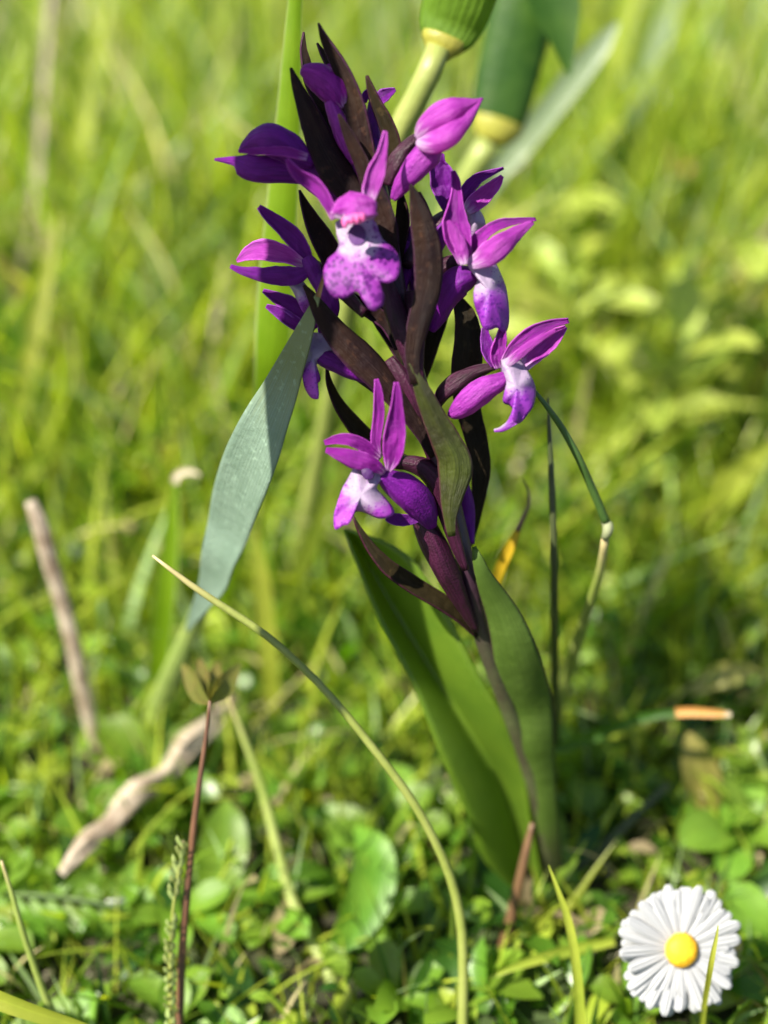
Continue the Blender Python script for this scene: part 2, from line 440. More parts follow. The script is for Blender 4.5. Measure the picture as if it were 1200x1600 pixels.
bract([(535,452,5),(558,473,11),(583,490,13),(605,508,12),(624,545,9)], .25, roll=.3)
bract([(639,568,1),(648,585,7),(662,615,14),(680,655,19),(698,690,23),(710,715,26),(712,737,27),(709,757,23),(705,782,17),(703,810,10),(706,838,6)], -.75, 'bract_g', fold=-.45, cup=.1)
bract([(511,576,1.5),(515,600,5),(528,630,9),(545,655,12),(563,677,14),(583,693,13),(612,708,10),(660,735,6)], .3, 'bract_o', roll=.3)
bract([(552,806,1),(562,828,4),(580,857,8),(605,886,12),(635,908,14),(665,927,14),(695,945,13),(722,967,10),(746,992,6)], -.15, 'bract_o', roll=.4, cup=.3)
bract([(468,297,1),(476,320,7),(487,345,13),(500,370,18),(513,395,19),(525,420,15),(545,450,8)], .35, roll=.25)
# the clasping stem leaf and the large folded leaf
lf = [(741,854,1.5),(745,870,6),(753,895,10),(767,925,16),(783,957,22),(797,995,28),(808,1037,33),(818,1075,34),(827,1110,33),(836,1165,27),(846,1215,19),(851,1290,20),(855,1400,24)]
ribbon('leaf', lf, [20.2,20.2,20.3,20.5,20.7,20.9,21.2,21.6,22.0,22.4,22.9,23.6,24.8], G['leafbract'], orchid, thick=.05, n=40, nw=11, cup=-.4, roll=-.2, wave=.06, wavef=2)
# big leaf: two halves meeting in a keel that points at the viewer
LE = [(538,826),(556,874),(592,965),(647,1074),(690,1183),(730,1273),(758,1345),(815,1400)]
MI = [(540,826),(578,890),(622,965),(690,1074),(742,1155),(785,1225),(812,1300),(836,1405)]
RI = [(544,828),(625,860),(680,925),(742,1045),(790,1125),(818,1200),(829,1285),(850,1405)]
n_ = 34
def edge3(E, d): return resample(np.array([at(p[0], p[1], q) for p, q in zip(E, d)]), n_)
dm = [22.4,22.4,22.5,22.8,23.2,23.8,24.4,25.2]
A, B_, C_ = edge3(LE, [q - .75 for q in dm]), edge3(MI, dm), edge3(RI, [q - .9 for q in dm])
V, UV = [], []
for i in range(n_):
    for j in range(13):
        t = j / 6
        q = A[i] * (1 - t) + B_[i] * t if t <= 1 else B_[i] * (2 - t) + C_[i] * (t - 1)
        bow = math.sin(math.pi * (t % 1)) * .10
        V.append(q + TOCAM * bow * math.sin(math.pi * i / (n_ - 1))); UV.append((j / 12, i / (n_ - 1)))
F = [(i * 13 + j, i * 13 + j + 1, (i + 1) * 13 + j + 1, (i + 1) * 13 + j) for i in range(n_ - 1) for j in range(12)]
make('leaf', V, F, G['orleaf'], orchid, UV, org=B_[-1], thick=.05)

# ---- flowers
def flower(ovary, off, mat=OV, **k):
    off = np.interp(np.linspace(0, 1, len(ovary)), [0, .55, 1], [off, off, min(off, .05)])
    R = path3(ovary, [D(p[1]) + q for p, q in zip(ovary, off)])
    V, F, UV = tube_geo(R, n=22, m=18, ridges=3, rdepth=.08, twist=2.5, lump=.06, seed=ovary[0][0] * .1)
    return make('flower', V, F, mat, orchid, UV, org=R[-1, :3])
def petal(fl, name, P, off, mat=PT, tilt=0.0, **k):
    n = len(P)
    k.setdefault('cup', .35); k.setdefault('wave', .10); k.setdefault('wavef', 1.3)
    if isinstance(off, (int, float)):
        d = [D(p[1]) + off + tilt * (1 - i / (n - 1)) for i, p in enumerate(P)]
    else:
        d = [D(p[1]) + q for p, q in zip(P, np.interp(np.linspace(0, 1, n), np.linspace(0, 1, len(off)), off))]
    R = path3(P, d)
    k.setdefault('ragged', .10); k.setdefault('crumple', .22)
    V, F, UV = ribbon_geo(R, n=34, nw=13, seed=P[0][0] * .11 + P[0][1] * .07, **k)
    return make(name, V, F, mat, fl, UV, org=R[-1, :3], thick=.016)
def pod(fl, name, P, off, mat, **k):
    d = [D(p[1]) + q for p, q in zip(P, np.interp(np.linspace(0, 1, len(P)), np.linspace(0, 1, len(np.atleast_1d(off))), np.atleast_1d(off)))]
    R = path3(P, d)
    k.setdefault('lump', .10)
    V, F, UV = tube_geo(R, n=28, m=24, seed=P[0][0] * .13, **k)
    return make(name, V, F, mat, fl, UV, org=R[-1, :3])
def lip(fl, outline, ctr, throat, off, mat, bulge=.12, slope=0.0, slopex=0.0, scale=110.0, ruffle=.03, name='lip', rings=9):
    """outline in photo pixels round ctr (star shaped); slope: cm nearer per 100 px downwards"""
    O = np.array(outline, float)
    O = resample(np.vstack([np.c_[O, np.zeros(len(O))], [O[0, 0], O[0, 1], 0]]), 72)[:-1, :2]
    m = len(O); d0 = D(ctr[1]) + off
    V, UV = [], []
    def P(x, y, r, a):
        dd = d0 - bulge * (1 - r * r) - slope * (y - ctr[1]) / 100 - slopex * (x - ctr[0]) / 100
        dd += ruffle * r * r * math.sin(5 * a + ctr[0]) + .03 * mnoise.noise(Vector((x * .05, y * .05, ctr[0])))
        V.append(at(x, y, dd)); UV.append(((x - throat[0]) / scale, (y - throat[1]) / scale))
    P(ctr[0], ctr[1], 0, 0)
    for q in range(1, rings + 1):
        r = q / rings
        for j in range(m):
            x, y = ctr[0] + r * (O[j, 0] - ctr[0]), ctr[1] + r * (O[j, 1] - ctr[1])
            P(x, y, r, 2 * math.pi * j / m)
    F = [(0, 1 + j, 1 + (j + 1) % m) for j in range(m)]
    for q in range(rings - 1):
        a, b = 1 + q * m, 1 + (q + 1) * m
        F += [(a + j, b + j, b + (j + 1) % m, a + (j + 1) % m) for j in range(m)]
    # faces must look at the camera
    return make(name, V, F, mat, fl, UV, org=V[0], thick=.03)
def z3(*p): return [(340 + x / 3.75, 280 + y / 3.75) for x, y in p]
def z4(*p): return [(600 + x / 3.75, 280 + y / 3.75) for x, y in p]
def z5(*p): return [(490 + x / 3.635, 560 + y / 3.635) for x, y in p]

# front flower
f = flower([(556,335,12),(572,352,15),(590,380,15),(604,415,12),(615,450,8)], .1)
lip(f, z3((690,255),(702,330),(715,382),(695,430),(650,470),(622,540),(630,610),(660,670),(710,703),(770,690),(815,655),(840,680),(880,750),(920,772),(965,740),(974,690),(960,640),(955,605),(1000,608),(1050,580),(1070,520),(1058,450),(1020,398),(970,360),(945,310),(925,255),(870,215),(790,205)),
    (340+838/3.75, 280+480/3.75), (340+818/3.75, 280+318/3.75), -.95, LIP, bulge=.10, slope=.30, scale=118, ruffle=.05)
# hood: an open vaulted helmet
hd = [(548,299,3),(549,304,24),(551,313,31),(553,325,34),(553,337,33),(553,348,27)]
petal(f, 'hood', hd, [-.95,-1.12,-1.22,-1.27,-1.28,-1.2], PP, cup=-.42, wave=.06, wavef=1.0)
lipc = at(556, 346, D(346) - 1.14)
pod(f, 'column', [(537,352,4),(541,345,7),(552,342,8),(564,340,7),(570,336,4)], -1.42, COLUMN, squash=.7)
for a, b_ in (((538,356,2),(541,344,5)), ((549,350,2),(549,338,4)), ((558,349,2),(558,337,4)), ((568,345,2),(566,334,5))):
    pod(f, 'anther', [a, ((a[0]+b_[0])/2, (a[1]+b_[1])/2, 4), b_], -1.5, COLUMN)
# throat opening: flat dark disc, the hollow's shade put into its colour
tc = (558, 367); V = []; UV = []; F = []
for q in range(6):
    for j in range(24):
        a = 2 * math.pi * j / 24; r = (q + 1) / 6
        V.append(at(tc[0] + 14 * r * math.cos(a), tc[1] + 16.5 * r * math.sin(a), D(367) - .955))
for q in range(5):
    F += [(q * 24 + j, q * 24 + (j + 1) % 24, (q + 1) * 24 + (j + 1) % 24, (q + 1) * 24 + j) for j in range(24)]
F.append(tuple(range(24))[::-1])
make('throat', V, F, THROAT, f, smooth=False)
petal(f, 'sepal', [(448,248,3),(457,262,7),(472,277,10),(490,287,11),(505,303,10),(515,322,9),(524,342,6)], [-1.0,-.9,-.95], PT, roll=-.3)
petal(f, 'sepal', [(602,205,3),(600,222,6),(595,245,9),(586,270,14),(578,298,13),(576,320,8)], [-.9,-1.0,-1.05], PP, roll=.25)

# upper left bud
f = flower([(470,262,14),(495,268,18),(520,280,19),(545,300,14),(570,325,8)], -.05, PD)
pod(f, 'hood', [(374,237,3),(385,229,11),(402,221,19),(422,219,25),(445,228,25),(466,242,20),(490,256,10)], [-.1,-.35,-.2], PD, squash=.8)
pod(f, 'sepal', [(335,249,2),(352,250,5),(370,252,9),(380,258,18),(400,264,21),(425,264,22),(452,266,20),(480,272,15),(505,285,8)], [-.2,-.25,-.05], PD, squash=.75, groove=.15, gang=1.4)
petal(f, 'petal', [(372,236,2),(392,237,5),(420,236,7),(450,238,8),(480,246,6)], -.58, PT, cup=.2)
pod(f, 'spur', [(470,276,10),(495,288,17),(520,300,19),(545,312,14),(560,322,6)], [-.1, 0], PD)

# top bud
f = flower([(520,165,11),(530,190,13),(541,220,12),(552,250,9),(562,275,6)], .0, SP_)
pod(f, 'hood', [(470,116,3),(477,114,13),(490,118,20),(506,128,23),(520,142,23),(532,158,15),(537,168,5)], [.0,-.1], PT, squash=.85, groove=.12, gang=-1.5)
pod(f, 'sepal', [(505,103,2),(515,107,8),(524,120,11),(532,140,10)], [.35], PT)
pod(f, 'spur', [(515,158,9),(523,178,12),(533,205,14),(545,232,12),(555,255,7)], -.1, SP_)
# flower behind the top bracts
f = flower([(585,160,9),(584,190,11),(586,220,11),(590,250,8)], .55, PD)
petal(f, 'sepal', [(618,140,3),(608,145,8),(597,152,11),(587,162,9)], .45, PD)
petal(f, 'sepal', [(569,160,3),(573,148,7),(582,150,9),(588,165,7)], .5, PD)
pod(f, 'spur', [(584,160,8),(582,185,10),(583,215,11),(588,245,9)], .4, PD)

# upper right bud, bright
f = flower([(652,214,7),(640,226,11),(625,243,14),(613,264,13),(606,290,8)], -.3, OV)
pod(f, 'hood', [(754,154,2),(742,160,6),(722,168,15),(702,176,22),(682,188,22),(664,203,16),(652,216,6)], [-.5,-.75,-.55], PP, squash=.85, groove=.1, gang=1.2)
pod(f, 'sepal', [(752,156,2),(738,175,7),(720,196,13),(700,213,18),(682,222,18),(664,224,13),(652,222,5)], [-.55,-.95,-.7], PP, squash=.7)
pod(f, 'spur', [(684,228,12),(672,237,21),(656,255,21),(640,273,18),(626,292,13),(614,312,5)], [-.6,-.55,-.45], SP_, squash=.9)

# behind right flower
f = flower([(705,335,10),(690,345,13),(670,360,14),(650,385,11),(636,415,8)], .45, OV)
petal(f, 'sepal', [(688,238,6),(682,255,17),(688,280,21),(695,305,18),(700,330,10)], .5, PD, roll=.3)
petal(f, 'sepal', [(787,263,2),(768,270,5),(748,279,9),(732,294,11),(722,312,8),(715,330,4)], .2, PD)
petal(f, 'petal', [(785,275,3),(775,287,9),(760,302,13),(742,317,14),(728,330,8)], .1, PP, cup=.2)
lip(f, [(730,322),(744,325),(755,340),(757,356),(748,368),(735,372),(728,350)], (742,345), (740,335), .25, LIPW, scale=60)
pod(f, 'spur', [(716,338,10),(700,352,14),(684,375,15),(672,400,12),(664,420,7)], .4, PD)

# right middle flower
f = flower([(722,408,9),(705,412,14),(688,422,15),(668,442,12),(648,475,9)], .1, OV)
petal(f, 'sepal', [(708,267,3),(712,284,7),(713,303,9),(712,322,13),(711,347,22),(716,373,23),(721,395,15),(722,414,6)], [-.35,-.5,-.45], PT, cup=.45, wave=.22)
petal(f, 'petal', [(700,345,2),(709,362,8),(718,380,10),(723,398,9),(725,414,5)], -.72, PP, cup=-.3)
petal(f, 'sepal', [(837,343,3),(812,345,5),(787,350,8),(764,361,10),(747,379,12),(738,404,7)], [-.3,-.5,-.4], PT, roll=-.35)
petal(f, 'hood', [(833,347,3),(806,364,11),(786,380,16),(765,395,18),(746,407,13),(731,414,6)], [-.4,-.75,-.6], PP, cup=-.4)
lip(f, [(730,411),(745,408),(768,400),(774,412),(783,432),(790,452),(794,480),(794,505),(788,520),(776,512),(764,516),(755,512),(748,492),(742,475),(741,455),(746,440),(748,432),(738,424)], (765,455), (748,420), -.35, LIPD, bulge=.22, slope=.15, slopex=-.5, scale=95, ruffle=.05)
pod(f, 'spur', [(745,428,9),(732,432,19),(714,440,24),(697,462,21),(685,490,16),(674,517,6)], [-.3,-.2,0], PD)  # deep violet puts the spur's shade into its colour
# right lower flower
f = flower([(775,573,5),(757,577,9),(736,585,13),(714,597,15),(696,612,13),(683,632,8)], -.15, OV)
petal(f, 'sepal', [(757,512,5),(759,530,9),(764,550,12),(774,572,7)], -.2, PD)
petal(f, 'sepal', [(786,505,2),(783,522,8),(778,545,13),(776,562,11),(779,576,6)], -.35, PT, roll=.3)
petal(f, 'sepal', [(888,501,4),(864,506,7),(840,515,10),(817,530,11),(800,547,9),(786,566,5)], [-.2,-.45,-.4], PT)
petal(f, 'hood', [(884,511,3),(866,526,13),(849,540,17),(832,556,16),(818,575,8)], [-.1,-.2,-.3], PP, cup=.5)
petal(f, 'petal', [(868,516,2),(848,527,4),(828,540,6),(808,556,7),(792,570,5)], -.58, PP, cup=-.3)
lip(f, [(784,563),(800,558),(812,562),(822,577),(832,595),(836,612),(833,632),(822,650),(808,662),(800,652),(803,640),(796,632),(787,628),(789,612),(792,598),(785,582)], (808,605), (802,570), -.5, LIPD, bulge=.18, slope=.25, slopex=-.3, scale=95, ruffle=.06)
petal(f, 'lip', [(772,673,2),(785,670,4),(797,662,6),(808,650,10),(816,636,9)], [-.75,-.7,-.66], LIPD, cup=-.2)
pod(f, 'spur', [(790,588,10),(778,597,16),(760,606,19),(742,619,20),(724,634,18),(709,645,11),(701,648,4)], [-.45,-.5,-.4], SP_)
# bottom left-facing flower
f = flower([(612,724,8),(640,723,13),(668,735,17),(686,762,17),(697,800,14),(713,850,10),(728,890,6)], -.35, OV)
petal(f, 'sepal', [(588,592,3),(591,612,7),(592,640,9),(590,665,9),(587,690,8),(592,712,4)], [-.75,-.8], PT, cup=.3)
petal(f, 'sepal', [(619,597,3),(620,612,7),(620,632,10),(618,665,17),(615,695,18),(612,718,13),(607,736,4)], [-1.0,-.95], PT, cup=.5, fold=-.2)
petal(f, 'hood', [(507,692,4),(528,686,8),(550,688,10),(572,699,10),(594,717,6)], [-.8,-.9,-.8], PT, cup=.2)
petal(f, 'hood', [(509,703,4),(528,709,9),(550,716,13),(572,723,13),(590,731,9),(600,740,4)], [-.9,-1.05,-.9], PT, cup=-.35)
lip(f, z5((235,610),(200,680),(165,740),(140,810),(115,890),(125,972),(165,950),(200,940),(225,875),(280,868),(370,905),(430,900),(455,880),(440,840),(400,790),(355,735),(385,680),(410,625),(330,615)), (490+270/3.635, 560+775/3.635), (490+300/3.635, 560+720/3.635), -.95, LIPW, bulge=.15, slope=.2, slopex=-.2, scale=75, ruffle=.07)
petal(f, 'lip', [(605,806,8),(620,812,10),(640,812,9),(660,806,6)], [-.8,-.5], PD, cup=.2)
pod(f, 'throat', [(566,733,3),(572,738,8),(578,743,8),(583,746,3)], -1.02, THROAT, squash=.4)
pod(f, 'spur', [(594,742,10),(612,752,19),(632,765,25),(652,782,25),(666,803,20),(674,822,10)], [-.8,-.65,-.4], PD, squash=.8)  # shade on this spur painted in with the darker petal colour
# the stout twisted ovary below it
f = flower([(657,798,15),(668,830,19),(682,860,21),(697,895,19),(713,925,15),(732,962,9),(744,985,5)], -.25, OV)
# left middle flower
f = flower([(480,412,9),(496,420,13),(515,435,14),(540,460,11),(570,490,8)], .35, OV)
petal(f, 'sepal', [(404,323,4),(418,336,9),(438,352,13),(458,371,15),(474,391,12),(486,410,5)], [.05,.1,.15], PD)
petal(f, 'petal', [(370,408,3),(390,397,13),(415,393,18),(440,398,16),(465,409,10),(482,418,4)], [.2,.05,.1], PP, roll=.3)
petal(f, 'sepal', [(360,416,3),(378,423,6),(405,428,10),(433,430,14),(460,430,14),(480,424,7)], [-.1,-.15,-.05], PD, cup=-.3)
pod(f, 'hood', [(478,402,8),(486,415,13),(492,430,12),(498,448,8)], 0, PD)
lip(f, [(440,434),(458,436),(472,440),(482,455),(484,478),(476,490),(466,470),(456,450)], (468,455), (458,442), .15, LIPW, scale=60)
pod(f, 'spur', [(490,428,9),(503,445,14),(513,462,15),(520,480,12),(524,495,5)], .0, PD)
# left lower flower
f = flower([(492,548,9),(512,556,13),(535,568,14),(560,585,11),(600,615,8)], .1, OV)
petal(f, 'sepal', [(411,454,3),(430,464,9),(452,476,14),(472,490,15),(492,515,8)], .3, PD)
petal(f, 'sepal', [(416,478,3),(434,487,9),(452,499,12),(470,512,10),(488,528,5)], .25, PD)
petal(f, 'sepal', [(500,488,5),(506,508,10),(508,530,11),(502,552,7)], .1, PD)
lip(f, [(487,520),(508,524),(520,542),(512,556),(500,562),(492,572),(489,584),(500,592),(494,600),(490,606),(498,622),(488,622),(478,608),(473,590),(476,565),(482,540)], (490,560), (500,538), -.1, LIPW, bulge=.12, slope=.15, scale=75, ruffle=.05)
pod(f, 'spur', [(492,552,9),(508,560,14),(528,568,15),(550,580,13),(575,595,5)], -.1, PD)
# a hidden flower on the far side, seen in the gaps
f = flower([(640,370,12),(650,410,14),(646,460,13),(640,510,10)], .5, PD)
pod(f, 'spur', [(625,380,9),(640,395,15),(655,420,16),(650,460,13),(645,490,8)], .3, PD)
petal(f, 'sepal', [(608,340,4),(620,352,10),(636,366,12),(652,380,8)], .4, PD)
f = flower([(722,750,9),(728,780,11),(732,815,10),(735,850,7)], .25, PD)

# ovaries and spurs pressed against the stem between the open flowers
for P, off, m_ in (([(598,425,9),(606,455,15),(618,495,16),(630,535,12),(642,575,7)], -.3, OV), ([(640,455,8),(645,490,14),(648,530,15),(652,575,11),(660,615,6)], -.2, OV),
                   ([(608,560,8),(628,590,15),(648,630,18),(665,670,17),(680,715,12),(692,760,7)], -.25, OV), ([(655,600,7),(664,640,13),(676,680,15),(690,730,12),(700,775,7)], -.3, stm),
                   ([(560,330,8),(575,360,14),(590,400,15),(604,440,11),(614,480,6)], .3, PD), ([(660,330,8),(655,360,15),(645,395,17),(632,430,12),(622,470,7)], .4, PD), ([(560,215,7),(568,240,12),(578,270,13),(590,305,9)], .3, OV), ([(600,215,7),(604,250,11),(602,290,12),(600,330,8)], .35, OV)):
    flower(P, off, m_)
bract([(520,120,1),(530,150,8),(542,190,14),(556,230,16),(570,275,13),(584,315,8)], .45)
bract([(655,300,2),(662,330,10),(664,365,15),(655,400,16),(640,440,12),(626,480,7)], .65)
bract([(685,430,2),(690,455,10),(686,490,15),(674,530,15),(662,575,11),(652,615,6)], .75, 'bract_o')
bract([(560,430,2),(570,455,9),(585,480,14),(602,510,14),(620,545,10),(636,585,6)], .6)
# ------------------------------------------------------------------ the daisy
dc = at(1064, 1484, 21.6)
dn = nrm(np.array([.16, -.74, .65]))           # where the flower head looks
e1 = nrm(np.cross([0, 0, 1], dn)); e1 = -e1 if e1[0] < 0 else e1
e2 = np.cross(dn, e1)
dbase = dc - dn * .6; dbase = np.array([dbase[0] + .1, dbase[1] + .5, -.3])
daisy = empty('daisy', dbase, 'white daisy with yellow disc beside the orchid', 'daisy')
b = NT('daisy_petal')
uv, u, v = uvs(b)
st = b.noise(stretch(b, uv, 7, 1, 1), 2.0, 3)
c = b.mix(b.ramp(st, .3, .7, 0, 1), (.36, .37, .395), (.46, .46, .475))
PETW = b.finish(c, (.7, .72, .7), .3, .45, .4, b.math('SINE', b.math('MULTIPLY', u, 19)), .35, bdist=.0006)
DISC = plain('daisy_disc', (.80, .46, .015), (.8, .4, .02), .15, rough=.6, scale=900, var=.2)
tube('stem', np.array([list(dc - dn * .12) + [.07], list(dc - dn * .7 + [0, .1, -.4]) + [.07], list(dbase) + [.08]]), None, G['stalk_g'], daisy, n=14, m=8)
V, F = [], []
for q in range(1, 9):
    th = q / 8 * 1.5
    for j in range(30):
        a = 2 * math.pi * j / 30
        V.append(dc + (e1 * math.cos(a) + e2 * math.sin(a)) * .255 * math.sin(th) + dn * (.17 * math.cos(th)))
F = [(q * 30 + j, q * 30 + (j + 1) % 30, (q + 1) * 30 + (j + 1) % 30, (q + 1) * 30 + j) for q in range(7) for j in range(30)] + [tuple(range(30))[::-1]]
disc = make('disc', V, F, DISC, daisy, org=dc)
V, F = [], []
for k in range(190):                     # disc florets in a sunflower spiral
    r = math.sqrt((k + .5) / 190); a = k * 2.39996
    th = r * 1.5
    p = dc + (e1 * math.cos(a) + e2 * math.sin(a)) * .255 * math.sin(th) + dn * (.17 * math.cos(th))
    nn = nrm((e1 * math.cos(a) + e2 * math.sin(a)) * math.sin(th) + dn * math.cos(th))
    t1 = nrm(np.cross(nn, [0.3, 1, .2])); t2 = np.cross(nn, t1)
    s0 = len(V); rr = .0165
    for j in range(5): V.append(p + rr * (t1 * math.cos(j * 1.2566) + t2 * math.sin(j * 1.2566)))
    V.append(p + nn * .028)
    F += [(s0 + j, s0 + (j + 1) % 5, s0 + 5) for j in range(5)]
fl = make('florets', V, F, DISC, disc, org=dc); fl.name = 'disc_floret'; fl['kind'] = 'stuff'
# petals: each its own, with the dense, unevenly overlapping lay of the photograph
npet = 46
for k in range(npet):
    a = 2 * math.pi * (k + random.uniform(-.3, .3)) / npet
    L = random.uniform(.70, .84); wd = random.uniform(.088, .112)
    lay = (k % 2) * .035 + random.uniform(0, .02)
    if abs(a - math.pi * 2 * .985) < .11: L *= .82
    rad = e1 * math.cos(a) + e2 * math.sin(a)
    tip = random.uniform(-.02, .12)
    R = []
    for t, ww in ((1, .35), (.95, .7), (.85, .95), (.65, 1), (.4, .85), (.15, .6), (0, .45)):
        R.append(list(dc + rad * (.2 + L * t) + dn * (-.02 - lay + tip * t * t + .06 * t * (1 - t) * 2)) + [wd * ww])
    V, F, UV = ribbon_geo(np.array(R), n=14, nw=7, face=dn, cup=-.22, roll=random.uniform(-.25, .25), wave=.05, wavef=.8, seed=k * 1.7)
    make('petal', V, F, PETW, daisy, UV, org=R[-1][:3], thick=.012)
V, F, UV = tube_geo(np.array([list(dc - dn * .14) + [.1], list(dc - dn * .08) + [.24], list(dc - dn * .05) + [.27]]), n=6, m=14)
make('calyx', V, F, G['grass_d'], daisy, UV)

# ------------------------------------------------------------------ single plants that can be told apart
def plant(name, label, cat, org, group=None): return empty(name, org, label, cat, group)
def foot(px, py, d): return at(px, py, d)

# blue-green reed leaf crossing in front of the spike
P = [(497,462,4.5),(490,482,8),(478,515,15),(465,548,21),(452,580,26),(437,617,32),(420,655,38),(403,697,43),(386,740,45),(370,785,43),(357,830,38),(347,875,30),(340,915,20),(322,945,14),(297,985,13),(270,1045,14),(247,1100,15),(228,1150,14)]
dd = [19.3,19.4,19.5,19.6,19.75,19.9,20.1,20.4,20.8,21.3,21.8,22.3,22.9,23.5,24.4,25.6,27.0,28.3]
pl = plant('reed_leaf', 'broad blue-green grass leaf with withered brown tip touching the orchid flowers', 'grass leaf', at(228,1150,28.3))
ribbon('leaf_sheath', [(330,915,6),(318,938,13)] + P[14:], [22.75,23.1] + dd[14:], G['culm'], pl, thick=.02, n=24, nw=7, cup=-.3)
ribbon('blade', P[:11] + [(343,870,31),(334,905,26),(320,934,17),(302,965,9),(292,985,3)], dd[:11] + [22.1,22.5,22.95,23.6,24.1], G['glauc'], pl, thick=.02, n=60, nw=13, cup=.12, roll=-.45, wave=.05, wavef=2, seed=2)
ribbon('withered_tip', [(507,418,.8),(505,432,2),(502,446,3.5),(497,464,4.5)], [19.1,19.2,19.25,19.28], G['withered'], pl, n=12, nw=5, cup=.5)
# tall broad blade behind
pl = plant('broad_grass_shoot', 'tall broad bright green grass blade rising straight behind the upper flowers', 'grass blade', at(345,960,29.5))
P = [(480,-230,5),(472,-120,9),(463,-20,10),(457,80,14),(452,170,18),(443,300,23),(433,420,26),(428,505,27),(424,560,25),(417,600,20),(408,650,14),(395,720,11),(375,820,10),(345,960,10)]
ribbon('blade', P, [20.4,20.8,21.2,21.4,21.6,21.9,22.2,22.4,22.6,23,23.8,25,27,29.5], G['tall'], pl, n=60, nw=9, cup=-.25, roll=.25, twist=-.2)
# unseen broad leaf, added sunward to shade the left of the spike
pl = plant('added_shade_leaf', 'unseen broad grass leaf added to shade the left of the orchid spike', 'grass leaf', np.array([-12, 6, -.3]))
SV = np.array(SUN)
R = [list(at(p[0], p[1], 19.6) + SV * t) + [hw] for p, t, hw in (((520, 20), 7.5, .08), ((510, 70), 7.7, .3), ((497, 140), 7.9, .52), ((478, 230), 8.1, .66), ((470, 330), 8.2, .62), ((475, 430), 8.3, .55), ((466, 530), 8.3, .55), ((452, 590), 8.2, .55))]
R += [[-8.4, 8.6, 10.6, .4], [-10.2, 7.2, 6, .35], [-12, 6, -.3, .3]]
V, F, UV = ribbon_geo(np.array(R), n=50, nw=7, face=SV, cup=.15, comp=False)
make('blade', V, F, G['grass'], pl, UV, org=R[-1][:3])
# reed culm with yellow collar
pl = plant('reed', 'thick pale green reed stem with yellow collar and ribbed leaf sheath behind the spike', 'reed stem', at(425,1020,34))
P = [(686,74,19),(665,125,20),(645,165,20),(625,205,20),(592,285,18),(562,390,17),(537,520,16),(510,660,15),(472,840,14),(425,1020,12)]
tube('culm', P, [22.0,22.1,22.3,22.5,23.0,24,25.5,27.5,30.5,34], G['culm'], pl, n=40, m=14)
P = [(780,-170,62),(740,-70,58),(717,0,55),(706,32,51),(698,56,44),(693,68,35)]
tube('leaf_sheath', P, [21.0,21.4,21.8,22,22.05,22.05], G['sheath'], pl, n=20, m=96, squash=.45, ridges=24, rdepth=.012)
tube('collar', [(695,60,38),(691,70,34),(687,79,25),(683,88,19)], [22.05,22.05,22.05,22.05], G['collar'], pl, n=12, m=18, squash=.6)
pl = plant('reed', 'blurred reed stem with dark green sheath standing behind the bright right bud', 'reed stem', at(600,760,36))
P = [(766,222,20),(745,255,20),(722,295,19),(690,370,18),(655,520,16),(600,760,13)]
tube('culm', P, [26.5,26.7,27,28,30.5,36], G['culm'], pl, n=30, m=12)
tube('leaf_sheath', [(885,-160,52),(835,-50,52),(806,60,51),(788,140,48),(777,195,42)], [25.5,25.9,26.2,26.4,26.5], G['grass_d'], pl, n=22, m=18, squash=.45)
tube('collar', [(778,190,43),(773,206,37),(768,221,24)], [26.5,26.5,26.5], G['collar'], pl, n=10, m=16, squash=.6)
ribbon('leaf_blade', [(890,118,3),(882,70,20),(868,10,40),(850,-70,50),(830,-150,50)], [25.3,25.2,25.1,25,25], G['grass_d'], pl, n=20, nw=7, cup=.2)
pl = plant('grass_shoot', 'pale blue-green grass blade slanting across behind the dark reed sheath', 'grass blade', at(640,520,40))
ribbon('blade', [(965,35,3),(948,58,15),(905,112,20),(850,182,20),(800,245,18),(755,305,15),(640,520,8)], [28.5,28.5,28.7,29,29.4,30.2,40], G['grass_b'], pl, n=26, nw=7, cup=.2, roll=.2)

def stalk(name, label, cat, P, d, mat, m=9, n=30, **k):
    o = tube(name, P, d, G[mat], None, n=n, m=m, **k)
    return tag(o, label, cat)
def blade(name, label, cat, P, d, mat, **k):
    o = ribbon(name, P, d, G[mat], None, **k)
    return tag(o, label, cat)
stalk('bowed_grass_shoot', 'thin yellow-green stalk bowing down in a long arc before the orchid leaf', 'grass stalk',
      [(238,868,2),(300,915,5),(360,955,6),(415,992,6),(470,1040,6),(520,1092,6),(580,1165,6.5),(640,1245,7),(680,1315,7),(705,1375,7.5),(720,1440,8),(724,1520,8),(722,1640,9)], [20.3,20.4,20.5,20.6,20.7,20.8,21,21.2,21.4,21.6,21.8,22,22.3], 'stalk_y')
pl = plant('budding_weed', 'dark thin stalk carrying a small blurred green bud over the dry twig', 'stalk', at(279,1640,22.2))
tube('stem', [(328,1095,2.5),(322,1150,3.5),(312,1220,4.5),(302,1300,5.5),(292,1400,6),(284,1500,6.5),(279,1640,7)], [21.2,21.3,21.4,21.6,21.8,22,22.2], G['stalk_br'], pl, n=30, m=8)
for bx, by, tx, ty in ((328,1098,285,1038),(328,1098,312,1030),(328,1098,340,1034),(328,1098,375,1036)):
    ribbon('bud_scale', [(tx,ty,3),((tx*.6+bx*.4),(ty*.6+by*.4)+4,15),((tx*.3+bx*.7),(ty*.3+by*.7)+4,17),(bx,by,4)], [23.2,22.6,22,21.3], G['olive'], pl, n=10, nw=5, cup=.4)
